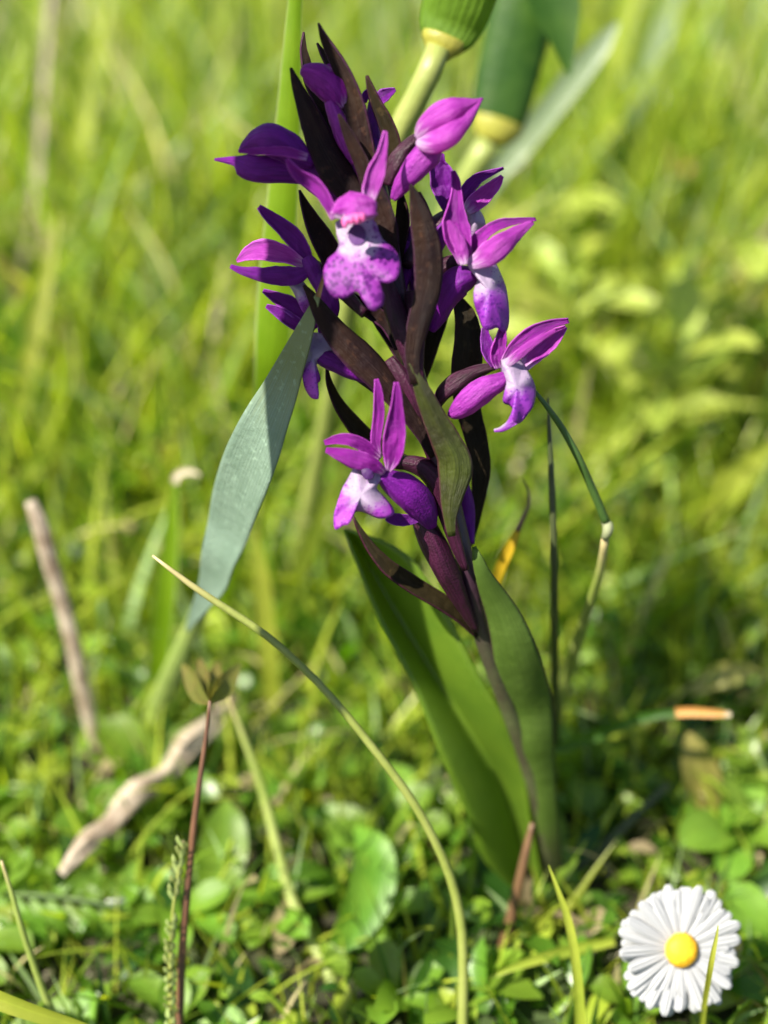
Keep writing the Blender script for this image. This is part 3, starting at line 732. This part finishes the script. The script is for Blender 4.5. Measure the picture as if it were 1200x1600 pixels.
# pale green grass spike of overlapping scales
pl = plant('grass_spike', 'slim pale green flowering grass spike beside the dark bud stalk', 'grass spike', at(270,1640,21.9))
tube('stem', [(286,1312,1.5),(276,1380,2.5),(268,1450,3),(266,1540,4),(270,1640,5)], [21.5,21.6,21.7,21.8,21.9], G['stalk_y'], pl, n=20, m=7)
sk = resample(path3([(286,1318,1),(276,1380,1),(268,1450,1),(266,1540,1),(270,1640,1)], [21.5,21.6,21.7,21.8,21.9]), 46)
for i in range(1, 45):
    if 13 < i < 18: continue
    c0 = sk[i, :3]; s_ = (-1) ** i
    tp = c0 + np.array([s_ * random.uniform(.03, .08), random.uniform(-.05, .05), random.uniform(.22, .30)]); md = (c0 + tp) / 2 + np.array([s_ * .035, random.uniform(-.05, .03), 0])
    V, F, UV = ribbon_geo(np.array([list(tp) + [.006], list(md) + [.04], list(c0) + [.02]]), n=7, nw=5, cup=-.5, roll=s_ * .5)
    make('scale', V, F, G['spikelet'], pl, UV, org=c0)
stalk('leaning_grass_shoot', 'yellowish blurred stalk leaning right behind the bowed stalk', 'grass stalk', [(352,1078,2),(380,1150,5),(410,1235,7),(432,1320,8),(458,1410,9),(500,1495,10),(560,1620,11)], [24.5,24.6,24.7,24.6,24.4,24,23.4], 'stalk_y')
stalk('dry_weed', 'dry brown broken stem standing upright on the left of the blue-green leaf', 'dry stem', [(48,782,8),(62,815,13),(80,880,13),(100,950,12),(120,1030,12),(138,1110,12),(160,1190,12),(185,1280,10)], [25.5,25.6,25.8,26.1,26.5,27,27.6,28.4], 'wood', m=20, n=60, ridges=5, rdepth=.06, lump=.22, seed=5)
stalk('dry_twig', 'pale dry twig lying aslant on the ground left of the orchid', 'twig', [(95,1368,7),(132,1325,16),(172,1288,15),(212,1238,20),(262,1210,13),(298,1163,19),(338,1124,14),(368,1088,7)], [24.3,24.7,25.2,25.7,26.2,26.8,27.4,28], 'wood', m=22, n=70, ridges=4, rdepth=.07, twist=9, lump=.34, seed=3)
pl = plant('bent_grass_shoot', 'thin dark green grass stem sharply bent at a pale node right of the orchid', 'grass stem', at(868,1130,27))
tube('stem', [(836,612,3),(858,640,4.5),(880,672,5.5),(905,718,6),(926,765,6.5),(948,818,7)], [20.0,20.1,20.3,20.5,20.8,21.1], G['stalk_g'], pl, n=22, m=8)
tube('node', [(944,812,6),(950,822,9),(949,832,8),(945,840,6)], [21.1,21.1,21.1,21.2], G['pale'], pl, n=8, m=10)
tube('lower_stem', [(946,836,6),(938,890,7),(918,955,8),(900,1010,10),(885,1065,10),(868,1130,9)], [21.2,21.8,22.8,24,25.4,27], G['stalk_y'], pl, n=20, m=8)
stalk('rush', 'straight dark rush stem with pale bands standing right of the orchid', 'rush', [(856,622,1.5),(859,690,4),(863,780,5.5),(866,880,6),(866,980,6.5),(867,1080,7),(868,1160,7)], [20.9,21.1,21.4,21.8,22.6,24,25.6], 'stalk_d')
pl = plant('yellow_tipped_shoot', 'short grass blade with golden yellow tip and brown curled end beside the spike', 'grass blade', at(745,985,25))
tube('curled_end', [(817,748,1),(826,768,2),(826,790,3),(815,815,4),(808,830,5)], [22.2,22.2,22.2,22.2,22.2], G['stalk_br'], pl, n=14, m=6)
ribbon('blade', [(811,822,4),(800,848,8),(785,878,9),(770,915,9),(745,985,8)], [22.2,22.3,22.5,23,25], G['goldtip'], pl, n=16, nw=6, cup=.3)
pl = plant('green_grass_shoot', 'upright green grass blade with curled dry tip left of the blue-green leaf', 'grass blade', at(236,1120,28.5))
ribbon('blade', [(274,752,4),(270,800,10),(265,860,14),(258,930,17),(250,1010,17),(243,1070,14),(236,1120,10)], [26,26.1,26.3,26.6,27.2,27.8,28.5], G['tall'], pl, n=26, nw=7, cup=.2, roll=.2)
ribbon('curled_tip', [(312,742,2),(298,737,5),(284,738,6),(275,746,6),(274,756,5)], 26, G['straw'], pl, n=14, nw=5)
pl = plant('orange_tipped_leaf', 'narrow leaf with bright orange tip lying level right of the orchid stem', 'leaf', at(862,1172,25.6))
ribbon('blade', [(1062,1113,7),(1030,1116,8),(1000,1122,9),(960,1136,10),(915,1155,10),(862,1172,8)], [24.2,24.3,24.5,24.8,25.2,25.6], G['grass_d'], pl, n=20, nw=6, cup=.3)
ribbon('orange_tip', [(1142,1116,4),(1110,1114,7),(1080,1112,8),(1056,1113,8)], [24.0,24.05,24.1,24.2], G['orangetip'], pl, n=12, nw=6, cup=.3)
stalk('brown_weed', 'short reddish brown stem standing against the foot of the large orchid leaf', 'stem', [(832,1286,4),(822,1330,7),(810,1385,8),(797,1440,9),(780,1500,8),(765,1560,7)], [23,23.1,23.3,23.6,24,24.3], 'stalk_br')
blade('grass_shoot', 'small upright green grass blade just below the orchid foot', 'grass blade', [(857,1352,1),(872,1392,4),(888,1440,7),(899,1500,8),(905,1570,9),(906,1640,9)], [21.3,21.3,21.4,21.5,21.7,22], 'grass_y', n=22, nw=6, cup=.4)
blade('grass_shoot', 'green grass blade lying nearly level under the orchid foot', 'grass blade', [(760,1530,1.5),(800,1512,6),(850,1495,9),(900,1482,10),(960,1470,7)], [22.6,22.7,22.9,23.2,23.4], 'grass_y', n=20, nw=6, cup=.3)
stalk('rush', 'thin green rush leaning right at the edge of the shaded fern leaf', 'rush', [(2,1345,2),(18,1395,4),(32,1445,5),(50,1500,5.5),(70,1555,6),(100,1620,7)], [21.3,21.4,21.5,21.7,21.9,22.2], 'stalk_y')
blade('grass_shoot', 'bright green grass blade slanting in below the thin green rush', 'grass blade', [(220,1640,2),(130,1606,10),(60,1584,14),(0,1562,16),(-60,1535,16),(-160,1500,12)], [21.2,21,20.8,20.7,20.7,20.8], 'grass_y', n=22, nw=7, cup=.3)
blade('grass_shoot', 'tiny green grass tip poking up before the daisy petals', 'grass blade', [(1122,1446,1),(1119,1465,3),(1114,1488,4.5),(1109,1515,5),(1100,1570,5),(1092,1640,5)], [20.6,20.6,20.6,20.7,21.4,22.0], 'grass_y', n=16, nw=5, cup=.4)
stalk('dark_weed', 'dark thin stem slanting over the leaf litter between orchid foot and daisy', 'stem', [(1045,1225,5),(1000,1268,7),(955,1312,8),(910,1352,8),(870,1385,7)], [25.5,25.4,25.3,25.2,25.2], 'stalk_d')

# blades and stalks of the middle distance that stand out on their own
for lb, P, d, mk, kw in (
    ('bright green blurred blade leaning behind the orchid below the reed leaf tip', [(535,730,3),(505,800,11),(470,885,14),(440,970,15),(415,1060,12)], [27,27.5,28.5,29.5,31], 'grass', {}),
    ('upright yellow-green blurred blade between the reed leaf and the large orchid leaf', [(398,830,3),(408,900,12),(416,980,15),(422,1060,14),(430,1150,9)], [27,27.2,27.5,27.8,28.3], 'grass_y', {}),
    ('pale upright blurred blade beyond the slanting blue-green blade', [(1000,-60,14),(978,20,14),(955,110,15),(930,210,15),(905,320,12),(880,470,9)], [38,38,38,38.5,40,44], 'grass_y', {}),
    ('pale green blurred blade leaning right beyond the reed sheaths', [(1062,-30,10),(1030,60,15),(1000,150,16),(975,230,13),(940,400,9)], [40,40,40,41,46], 'grass_b', {}),
    ('short broad pale blade crossing the leaning blades beyond the reed sheaths', [(960,150,4),(990,178,15),(1030,210,18),(1062,235,8)], [41,41,41,41], 'grass_y', {}),
    ('long pale blade slanting over the far meadow behind the right flowers', [(1010,500,3),(960,540,12),(900,585,15),(850,640,11),(800,720,7)], [34,34,34,35,37], 'grass_y', {}),
    ('broad pale blade slanting low over the meadow by the bent grass', [(1120,395,3),(1060,408,13),(990,440,17),(920,480,15),(860,540,8)], [36,36,36,37,40], 'grass_y', {}),
    ('wide yellow-green blade lying over the herbs beyond the bent grass', [(1215,690,8),(1150,745,24),(1080,800,26),(1010,860,20),(960,930,8)], [31,31,31.5,32,33], 'grass_y', {}),
    ('tan dry blade slanting down at the far edge of the sward', [(80,-40,6),(68,120,5),(50,320,6),(10,520,6),(-20,650,7)], [36,36,36,37,40], 'straw', {}),
    ('pale green blade beside the tan dry blade in the sward', [(172,-30,6),(140,150,10),(110,320,12),(85,500,10),(70,680,8)], [38,38,38,39,42], 'grass_y', {}),
    ('faded straw blade leaning over the sward above the dry broken weed', [(90,330,3),(72,440,10),(48,560,13),(20,700,11),(-10,850,8)], [32,32,32,32.5,33], 'grass_y', {}),
    ('broad bright leaf curling over the rosettes below the bowed grass', [(556,1292,4),(582,1330,30),(580,1380,38),(560,1430,36),(530,1478,20),(512,1505,5)], [25.2,24.6,24.2,24,24,24], 'broad', {'cup': .3}),
    ('broad green leaf standing behind the dark budding weed', [(352,1250,4),(352,1290,32),(345,1340,40),(335,1390,30),(330,1430,8)], [25.6,25.2,24.9,24.6,24.4], 'broad', {'cup': .3}),
    ('dark broad leaf low beneath the brown weed', [(700,1470,4),(690,1510,34),(680,1560,46),(672,1620,40),(668,1680,10)], [23.8,23.4,23.1,22.8,22.6], 'grass_d', {'cup': .3}),
):
    blade('grass_shoot' if mk != 'broad' else 'broad_leaved_herb', lb, 'grass' if mk != 'broad' else 'herb', P, d, mk, n=22, nw=7, **{'cup': .15, 'roll': .2, 'wave': .05, **kw})
# small lance leaves, one by one, at their places on the right
def leafshape(P, d, mat, parent=None, name='leaf', **k): return ribbon(name, P, d, G[mat], parent, n=14, nw=7, cup=k.pop('cup', .25), wave=.08, **k)
pl = plant('yellowing_leaf', 'yellowing curled leaf above the orange-tipped leaf', 'leaf', at(1080,1085,27.5))
leafshape([(1192,1052,2),(1168,1050,12),(1140,1052,19),(1112,1060,17),(1080,1085,4)], 27.2, 'yellowing', pl, 'leaf')
pl = plant('pale_dead_leaf', 'pale tan dead leaf below the orange-tipped leaf', 'leaf', at(1115,1330,26))
leafshape([(1075,1145,4),(1085,1175,24),(1095,1215,32),(1100,1260,26),(1110,1300,10),(1115,1330,3)], [25.6,25.6,25.8,26,26,26], 'yellowing', pl)
pl = plant('lance_leaf', 'yellow-green lance leaf right of the pale dead leaf', 'leaf', at(1140,1190,27))
leafshape([(1250,1265,3),(1215,1240,18),(1180,1218,20),(1150,1198,9),(1140,1190,3)], 26.5, 'herb', pl)
# dappled compound leaf at the left
pl = plant('compound_leaf', 'dark green compound leaf dappled with sun over the shaded ground', 'leaf', at(-60,1395,24.5))
tube('stalk', [(195,1420,3),(120,1405,4),(40,1398,5),(-60,1395,5)], [24.0,24.2,24.4,24.5], G['stalk_g'], pl, n=14, m=6)
for i in range(9):
    t = i / 8; x = -30 + 210 * t; y = 1397 + 20 * t
    for s_ in (-1, 1):
        L = (74 - 30 * t) * random.uniform(.8, 1.15); q = random.uniform(-14, 14); w_ = random.uniform(14, 19); h_ = random.uniform(-.5, .5)
        leafshape([(x + 34 + q, y + s_ * L, 2), (x + 28 + q, y + s_ * L * .75, w_), (x + 14, y + s_ * L * .4, w_), (x, y, 3)], [24.6 + h_, 24.3 + h_ * .6, 24.3, 24.4], 'broad', pl, 'leaflet', roll=random.uniform(-.5, .5))
# yellow flower head and small pale orange flower, far right
YEL = plain('yellow_petal', (.42, .44, .07), (.6, .6, .08), .4, var=.2)
ORG_ = plain('apricot_petal', (.62, .40, .14), (.7, .4, .1), .35, var=.2)
def ball_flower(name, label, px, py, d, r, mat, npt, footpy):
    c0 = at(px, py, d); ft = onground(px - 10, footpy); ft[2] = -.3
    pl = plant(name, label, 'flower', ft)
    tube('stem', np.array([list(c0) + [.08], list((c0 + ft) / 2 + [.4, 0, .5]) + [.09], list(ft) + [.1]]), None, G['stalk_g'], pl, n=16, m=7)
    for k in range(npt):
        th = math.acos(1 - 1.5 * (k + .5) / npt); a = k * 2.39996
        dr = np.array([math.sin(th) * math.cos(a), math.sin(th) * math.sin(a), math.cos(th)])
        R = np.array([list(c0 + dr * r) + [.02], list(c0 + dr * r * .7) + [r * .33], list(c0 + dr * r * .3) + [r * .25], list(c0) + [.05]])
        V, F, UV = ribbon_geo(R, n=8, nw=5, cup=.3, comp=False)
        make('petal', V, F, mat, pl, UV, org=c0)
ball_flower('yellow_flower', 'blurred bright yellow flower head above the right meadow', 1172, 465, 38, 1.5, YEL, 22, 700)
ball_flower('apricot_flower', 'small blurred apricot flower bud in the far meadow', 1055, 262, 40, .55, ORG_, 12, 430)

# ------------------------------------------------------------------ meadow: counted plants first, then the uncountable mass
def free(x, y, z):
    """is a point hidden in front of the subject? projects to photo pixels"""
    d = y * cp + (CAM_H - z) * sp
    up = y * sp - (CAM_H - z) * cp
    return 600 + x / d / TANX * 600, 800 - up / d / TANX * 600, d

LAND = [((1065, 1485), 'beside the daisy'), ((852, 1400), 'round the orchid foot'), ((230, 1230), 'under the dry twig'), ((110, 1040), 'below the dry broken weed'), ((290, 1450), 'round the dark budding weed'),
        ((70, 1390), 'near the compound leaf'), ((600, 1480), 'under the bowed grass shoot'), ((920, 930), 'behind the bent grass'), ((1080, 1115), 'round the orange-tipped leaf'), ((1170, 560), 'below the yellow flower head'),
        ((1055, 300), 'near the apricot bud'), ((800, 130), 'behind the reed sheaths'), ((440, 250), 'behind the tall broad blade'), ((50, 300), 'beside the tan dry blade'), ((380, 760), 'behind the reed leaf'), ((620, 1150), 'behind the large orchid leaf'), ((230, 500), 'between tan dry blade and tall broad blade'), ((900, 600), 'behind the right orchid flowers'), ((450, 1250), 'between dry twig and bowed grass shoot')]
def near(x, y, z=1.0):
    a, b_, _ = free(x, y, z)
    return min(LAND, key=lambda l: (l[0][0] - a) ** 2 + (l[0][1] - b_) ** 2)[1]
# lance-leaved herbs
def herb(label, group, x, y, hgt_, nl, L, wd, mat, lean=(0, 0)):
    ft = np.array([x, y, -.35])
    pl = plant('leafy_herb', label, 'herb', ft, group)
    top = ft + np.array([lean[0], lean[1], hgt_ + .35])
    tube('stem', np.array([list(top) + [.03], list((ft + top) / 2) + [.05], list(ft) + [.06]]), None, G['stalk_g'], pl, n=8, m=6)
    for i in range(nl):
        t = .25 + .75 * (i + .5) / nl
        p = ft + (top - ft) * t
        a = i * 2.4 + x
        dr = np.array([math.cos(a), math.sin(a), random.uniform(.25, .9)]); dr = nrm(dr)
        l_ = L * random.uniform(.7, 1.1) * (1.1 - .35 * t)
        sag = np.array([0, 0, -.25 * l_])
        R = np.array([list(p + dr * l_ + sag) + [.02], list(p + dr * l_ * .75 + sag * .45) + [wd * .7], list(p + dr * l_ * .45 + sag * .15) + [wd], list(p + dr * l_ * .18) + [wd * .6], list(p) + [.04]])
        V, F, UV = ribbon_geo(R, n=9, nw=5, face=(0, -.2, 1), cup=.25, comp=False, roll=random.uniform(-.5, .5))
        make('leaf', V, F, G[mat], pl, UV, org=p)
for i in range(26):
    y = random.uniform(27, 60); x = random.uniform(.10, .30) * y * random.choice([1, 1, 1, .6])
    h = random.uniform(2.5, 6.0)
    w_ = near(x, y, 3); herb('yellow-green lance-leaved herb in the blurred meadow ' + w_, 'lance-leaved herbs ' + w_, x, y, h, 10, random.uniform(2.4, 4.4), random.uniform(.28, .5), 'herb', (random.uniform(-.5, 2.2), 0))
for i in range(12):
    y = random.uniform(27, 55); x = -random.uniform(.02, .30) * y
    w_ = near(x, y, 2); herb('mid green bushy herb in the blurred meadow ' + w_, 'bushy herbs ' + w_, x, y, random.uniform(1.5, 3.0), 8, random.uniform(1.4, 2.2), random.uniform(.25, .4), 'broad', (random.uniform(-.5, .5), 0))

# rosettes of spoon leaves on the ground
spoons = []
for q in range(4):
    R = np.array([[0, 1.0, .10, .02], [0, .92, .14, .17], [0, .75, .20, .25], [0, .5, .22, .20], [0, .25, .14, .07], [0, 0, 0, .05]])
    R[:, 0] += np.sin(R[:, 1] * 2 + q) * .08; R[:, 2] += (q - 1.5) * .08 * R[:, 1] ** 2
    V, F, UV = ribbon_geo(R, n=12, nw=7, face=(0, -.2, 1), cup=.3, wave=.12, wavef=1.6, seed=q * 3.3, comp=False)
    ob = make('leaf', V, F, G['broad'], None, UV, org=(0, 0, 0))
    spoons.append(ob.data); bpy.data.objects.remove(ob)
spots = []
def rosette(x, y, s, nl, label, group, z=0):
    ft = np.array([x, y, hgt(x, y) + z])
    pl = plant('leaf_rosette', label, 'rosette', ft, group)
    a0 = random.random() * 6.28
    for i in range(nl):
        o = link('leaf', spoons[random.randrange(4)], ft + [0, 0, .05 * i], pl)
        k = s * random.uniform(.75, 1.15)
        o.scale = (k, k, k)
        o.rotation_euler = (random.uniform(.05, .75), random.uniform(-.3, .3), a0 + i * 6.28 / nl + random.uniform(-.3, .3))
for i in range(70):
    for tr in range(20):
        y = random.uniform(13.0, 33); x = random.uniform(-.32, .32) * (y * cp + CAM_H * sp)
        if all((x - a) ** 2 + (y - b_) ** 2 > 1.5 for a, b_ in spots): break
    spots.append((x, y))
    w_ = near(x, y, .5); rosette(x, y, random.uniform(.8, 1.7), random.randint(5, 8), 'low rosette of spoon-shaped green leaves ' + w_, 'spoon-leaved rosettes ' + w_)

# single blades of grass, sharing eight shapes
shapes = []
for q in range(8):
    L = 1.0; b1 = random.uniform(.05, .5); b2 = random.uniform(-.15, .25)
    R = np.array([[b2 * t * t, b1 * t ** 2.2, t * (1 - .25 * b1 * t), (.028 if q < 5 else .018) * (1 - t ** 2.2) + .001] for t in np.linspace(1, 0, 7)])
    V, F, UV = ribbon_geo(R, n=12, nw=3, face=(0, -1, .3), fold=.35, cup=0, comp=False, twist=random.uniform(-.8, .8))
    row = []
    for mk in ('grass', 'grass_y', 'grass_d', 'grass_b', 'straw'):
        ob = make('grass_blade', V, F, G[mk], None, UV, org=(0, 0, 0)); row.append(ob.data); bpy.data.objects.remove(ob)
    shapes.append(row)
LBL = {0: ('mid green grass blade in the meadow', 'mid green meadow grass blades'), 1: ('yellow-green grass blade in the meadow', 'yellow-green meadow grass blades'),
       2: ('deep green grass blade in the meadow', 'deep green meadow grass blades'), 3: ('pale blue-green grass blade in the meadow', 'blue-green meadow grass blades'), 4: ('dry straw-coloured grass blade in the meadow', 'dry straw blades in the meadow')}
def hmax(y): return float(np.interp(y, [12, 16, 20, 25, 32, 45, 70], [.8, 1.2, 1.8, 4.0, 7.5, 11, 14]))
cnt = 0
while cnt < 210:
    y = random.uniform(25, 62); d0 = y * cp + CAM_H * sp
    x = random.uniform(-.31, .31) * d0
    L = hmax(y) * random.uniform(.7, 1.15)
    mk = random.choices(range(5), [.36, .34, .10, .13, .07])[0]
    o = link('grass_shoot', shapes[random.randrange(8)][mk], (x, y, hgt(x, y) - .2))
    k = L; wk = random.uniform(4.5, 9.0) if mk != 4 else random.uniform(3, 5)
    o.scale = (k if k < wk else wk * 1.0, k, k)
    o.rotation_euler = (random.uniform(-.35, .35), random.uniform(-.5, .5), random.uniform(-.9, .9) + (math.pi if random.random() < .5 else 0))
    w_ = near(x, y, L * .6); tag(o, LBL[mk][0] + ' ' + w_, 'grass', LBL[mk][1] + ' ' + w_); cnt += 1

# the mass of the sward: thousands of blades as one object, coloured blade by blade
def sward(name, N, ylo, yhi, wlo, whi, hscale, seed, ypow=1.0, spread=.36):
    r = np.random.default_rng(seed)
    y = ylo + (yhi - ylo) * r.random(N) ** ypow
    d0 = y * cp + CAM_H * sp
    x = (r.random(N) * 2 - 1) * (spread * d0 + 4)
    hm = np.interp(y, [5, 12, 16, 20, 25, 32, 45, 70, 200], [.7, .8, 1.1, 1.6, 2.8, 5, 8, 10, 14]) * hscale
    L = hm * r.uniform(.35, 1.1, N)
    wd = r.uniform(wlo, whi, N) * np.clip(L / 4, .6, 1.3)
    az = r.uniform(0, 2 * np.pi, N); lean = r.uniform(.02, .75, N) ** 1.3; bend = r.uniform(0, .8, N)
    fa = r.uniform(0, 2 * np.pi, N)
    z0 = np.array([hgt(a, b_) for a, b_ in zip(x, y)]) - .1
    K = 5
    verts = np.zeros((N, K, 3, 3)); uv = np.zeros((N, K, 3, 2))
    ux, uy = np.cos(az), np.sin(az)
    fx, fy = np.cos(fa), np.sin(fa)
    for i in range(K):
        t = i / (K - 1)
        hor = L * (lean * t + bend * t * t * .6)
        c = np.stack([x + ux * hor, y + uy * hor, z0 + L * t * np.sqrt(np.maximum(.15, 1 - (lean * .8 + bend * .5 * t) ** 2 * .6))], 1)
        ww = wd * (1 - t ** 2.0) + .004
        for j, s_ in enumerate((-1, 0, 1)):
            verts[:, i, j] = c + np.stack([fx * ww * s_, fy * ww * s_, np.zeros(N)], 1) + (np.stack([-fy, fx, np.zeros(N)], 1) * (ww * .4 * (s_ == 0))[:, None])
            uv[:, i, j] = (j / 2, 1 - t)
    idx = np.arange(N * K * 3).reshape(N, K, 3)
    q = np.stack([idx[:, :-1, :-1], idx[:, :-1, 1:], idx[:, 1:, 1:], idx[:, 1:, :-1]], -1).reshape(-1, 4)
    me = bpy.data.meshes.new(name)
    Vv = verts.reshape(-1, 3) * S
    me.vertices.add(len(Vv)); me.vertices.foreach_set('co', Vv.astype(np.float32).ravel())
    me.loops.add(q.size); me.loops.foreach_set('vertex_index', q.astype(np.int32).ravel())
    me.polygons.add(len(q)); me.polygons.foreach_set('loop_start', np.arange(0, q.size, 4, dtype=np.int32)); me.polygons.foreach_set('loop_total', np.full(len(q), 4, dtype=np.int32))
    me.update(calc_edges=True)
    me.polygons.foreach_set('use_smooth', np.ones(len(q), dtype=bool))
    ul = me.uv_layers.new(name='UVMap'); ul.data.foreach_set('uv', uv.reshape(-1, 2)[q.ravel()].astype(np.float32).ravel())
    pal = np.array([(.16, .25, .028), (.31, .36, .042), (.24, .31, .034), (.035, .08, .010), (.28, .38, .17), (.46, .40, .22), (.16, .12, .05)])
    pk = r.choice(7, N, p=[.22, .28, .17, .19, .07, .05, .02])
    col = pal[pk] * r.uniform(.75, 1.3, (N, 1))
    ca = me.color_attributes.new('Col', 'FLOAT_COLOR', 'POINT')
    cc = np.concatenate([np.repeat(col, K * 3, 0), np.ones((N * K * 3, 1))], 1)
    ca.data.foreach_set('color', cc.astype(np.float32).ravel())
    o = bpy.data.objects.new(name, me); scn.collection.objects.link(o)
    me.materials.append(SW)
    o['kind'] = 'stuff'
    return o
b = NT('sward')
at_ = b.n('ShaderNodeAttribute', attribute_name='Col')
hs = b.n('ShaderNodeHueSaturation'); b.t.links.new(at_.outputs['Color'], hs.inputs['Color']); hs.inputs['Value'].default_value = 2.2; hs.inputs['Saturation'].default_value = 1.1
SW = b.finish(at_.outputs['Color'], hs.outputs[0], .42, .33, .4)
o = sward('sward', 8000, 24, 95, .09, .22, 1.0, 5, 1.35)
tag(o, 'dense blurred mass of green meadow grass behind the orchid', 'grass')
o = sward('short_turf', 9000, 9, 42, .04, .13, 1.7, 8)
tag(o, 'short fine turf covering the ground between the leaf rosettes', 'grass')
o = sward('distant_meadow', 7000, 90, 420, .2, .5, 1.5, 9, 1.4, .6)
tag(o, 'further reach of tall green meadow grass beyond the blurred sward', 'grass')

# ground cover: thousands of small oval leaves in the sward
def cover(name, N, ylo, yhi, seed):
    r = np.random.default_rng(seed)
    y = ylo + (yhi - ylo) * r.random(N); x = (r.random(N) * 2 - 1) * (.36 * (y * cp + CAM_H * sp) + 3)
    z = np.array([hgt(a, b_) for a, b_ in zip(x, y)]) + r.random(N) ** 1.3 * np.interp(y, [10, 15, 20, 26, 40], [.5, .8, 1.3, 2.4, 3.2])
    L = .14 + .5 * r.random(N) ** 1.6; W = L * r.uniform(.28, .6, N)
    az = r.uniform(0, 6.283, N); el = r.uniform(-.5, 1.0, N); ro = r.uniform(-.7, .7, N)
    c, s_ = np.cos(az), np.sin(az); ce, se = np.cos(el), np.sin(el)
    u = np.stack([c * ce, s_ * ce, se], 1); n0 = np.stack([-c * se, -s_ * se, ce], 1); v0 = np.cross(n0, u)
    v = v0 * np.cos(ro)[:, None] + n0 * np.sin(ro)[:, None]; n = np.cross(u, v)
    base = np.stack([x, y, z], 1)
    prof = [(-1, 0, 0), (-.55, .75, .10), (0, 1, .14), (.55, .7, .05), (1, 0, -.12)]
    V = np.zeros((N, 5, 3, 3))
    for i, (t, ww, h) in enumerate(prof):
        for j, q in enumerate((-1, 0, 1)):
            V[:, i, j] = base + u * (L * t)[:, None] + v * (W * (ww + .02) * q)[:, None] + n * (L * (h + .12 * abs(q) * ww))[:, None]
    idx = np.arange(N * 15).reshape(N, 5, 3)
    q = np.stack([idx[:, :-1, :-1], idx[:, 1:, :-1], idx[:, 1:, 1:], idx[:, :-1, 1:]], -1).reshape(-1, 4)
    me = bpy.data.meshes.new(name)
    me.from_pydata((V.reshape(-1, 3) * S).tolist(), [], q.tolist())
    me.polygons.foreach_set('use_smooth', [True] * len(q))
    pal = np.array([(.075, .165, .015), (.16, .26, .025), (.26, .33, .035), (.02, .06, .008), (.30, .24, .14)])
    col = pal[r.choice(5, N, p=[.34, .24, .14, .22, .06])] * r.uniform(.75, 1.25, (N, 1))
    ca = me.color_attributes.new('Col', 'FLOAT_COLOR', 'POINT')
    ca.data.foreach_set('color', np.concatenate([np.repeat(col, 15, 0), np.ones((N * 15, 1))], 1).astype(np.float32).ravel())
    me.materials.append(SW)
    o = bpy.data.objects.new(name, me); scn.collection.objects.link(o); o['kind'] = 'stuff'
    return o
o = cover('ground_cover', 5600, 9, 48, 21)
tag(o, 'jumble of small oval green leaves covering the ground among the grass', 'ground cover')
# leaf litter: dry bits and grey flakes on the soil
LIT = plain('grey_litter', (.17, .15, .11), rough=.5, var=.4, scale=120)
V, F = [], []
for i in range(900):
    y = random.uniform(11, 50); x = random.uniform(-.36, .36) * (y * cp + CAM_H * sp)
    a = random.random() * 6.28; L = random.uniform(.08, .4); w_ = random.uniform(.03, .09)
    c0 = np.array([x, y, hgt(x, y) + random.uniform(.02, .25)]); ux = np.array([math.cos(a), math.sin(a), random.uniform(-.4, .4)]); uy = np.array([-math.sin(a), math.cos(a), random.uniform(-.4, .4)])
    s0 = len(V)
    V += [c0 - ux * L, c0 + uy * w_ + [0, 0, .03], c0 + ux * L, c0 - uy * w_]
    F += [(s0, s0 + 3, s0 + 1), (s0 + 1, s0 + 3, s0 + 2)]
o = make('leaf_litter', V, F, LIT, org=(0, 0, 0), smooth=False)
o['kind'] = 'stuff'; tag(o, 'grey and tan scraps of dead litter on the soil', 'litter')
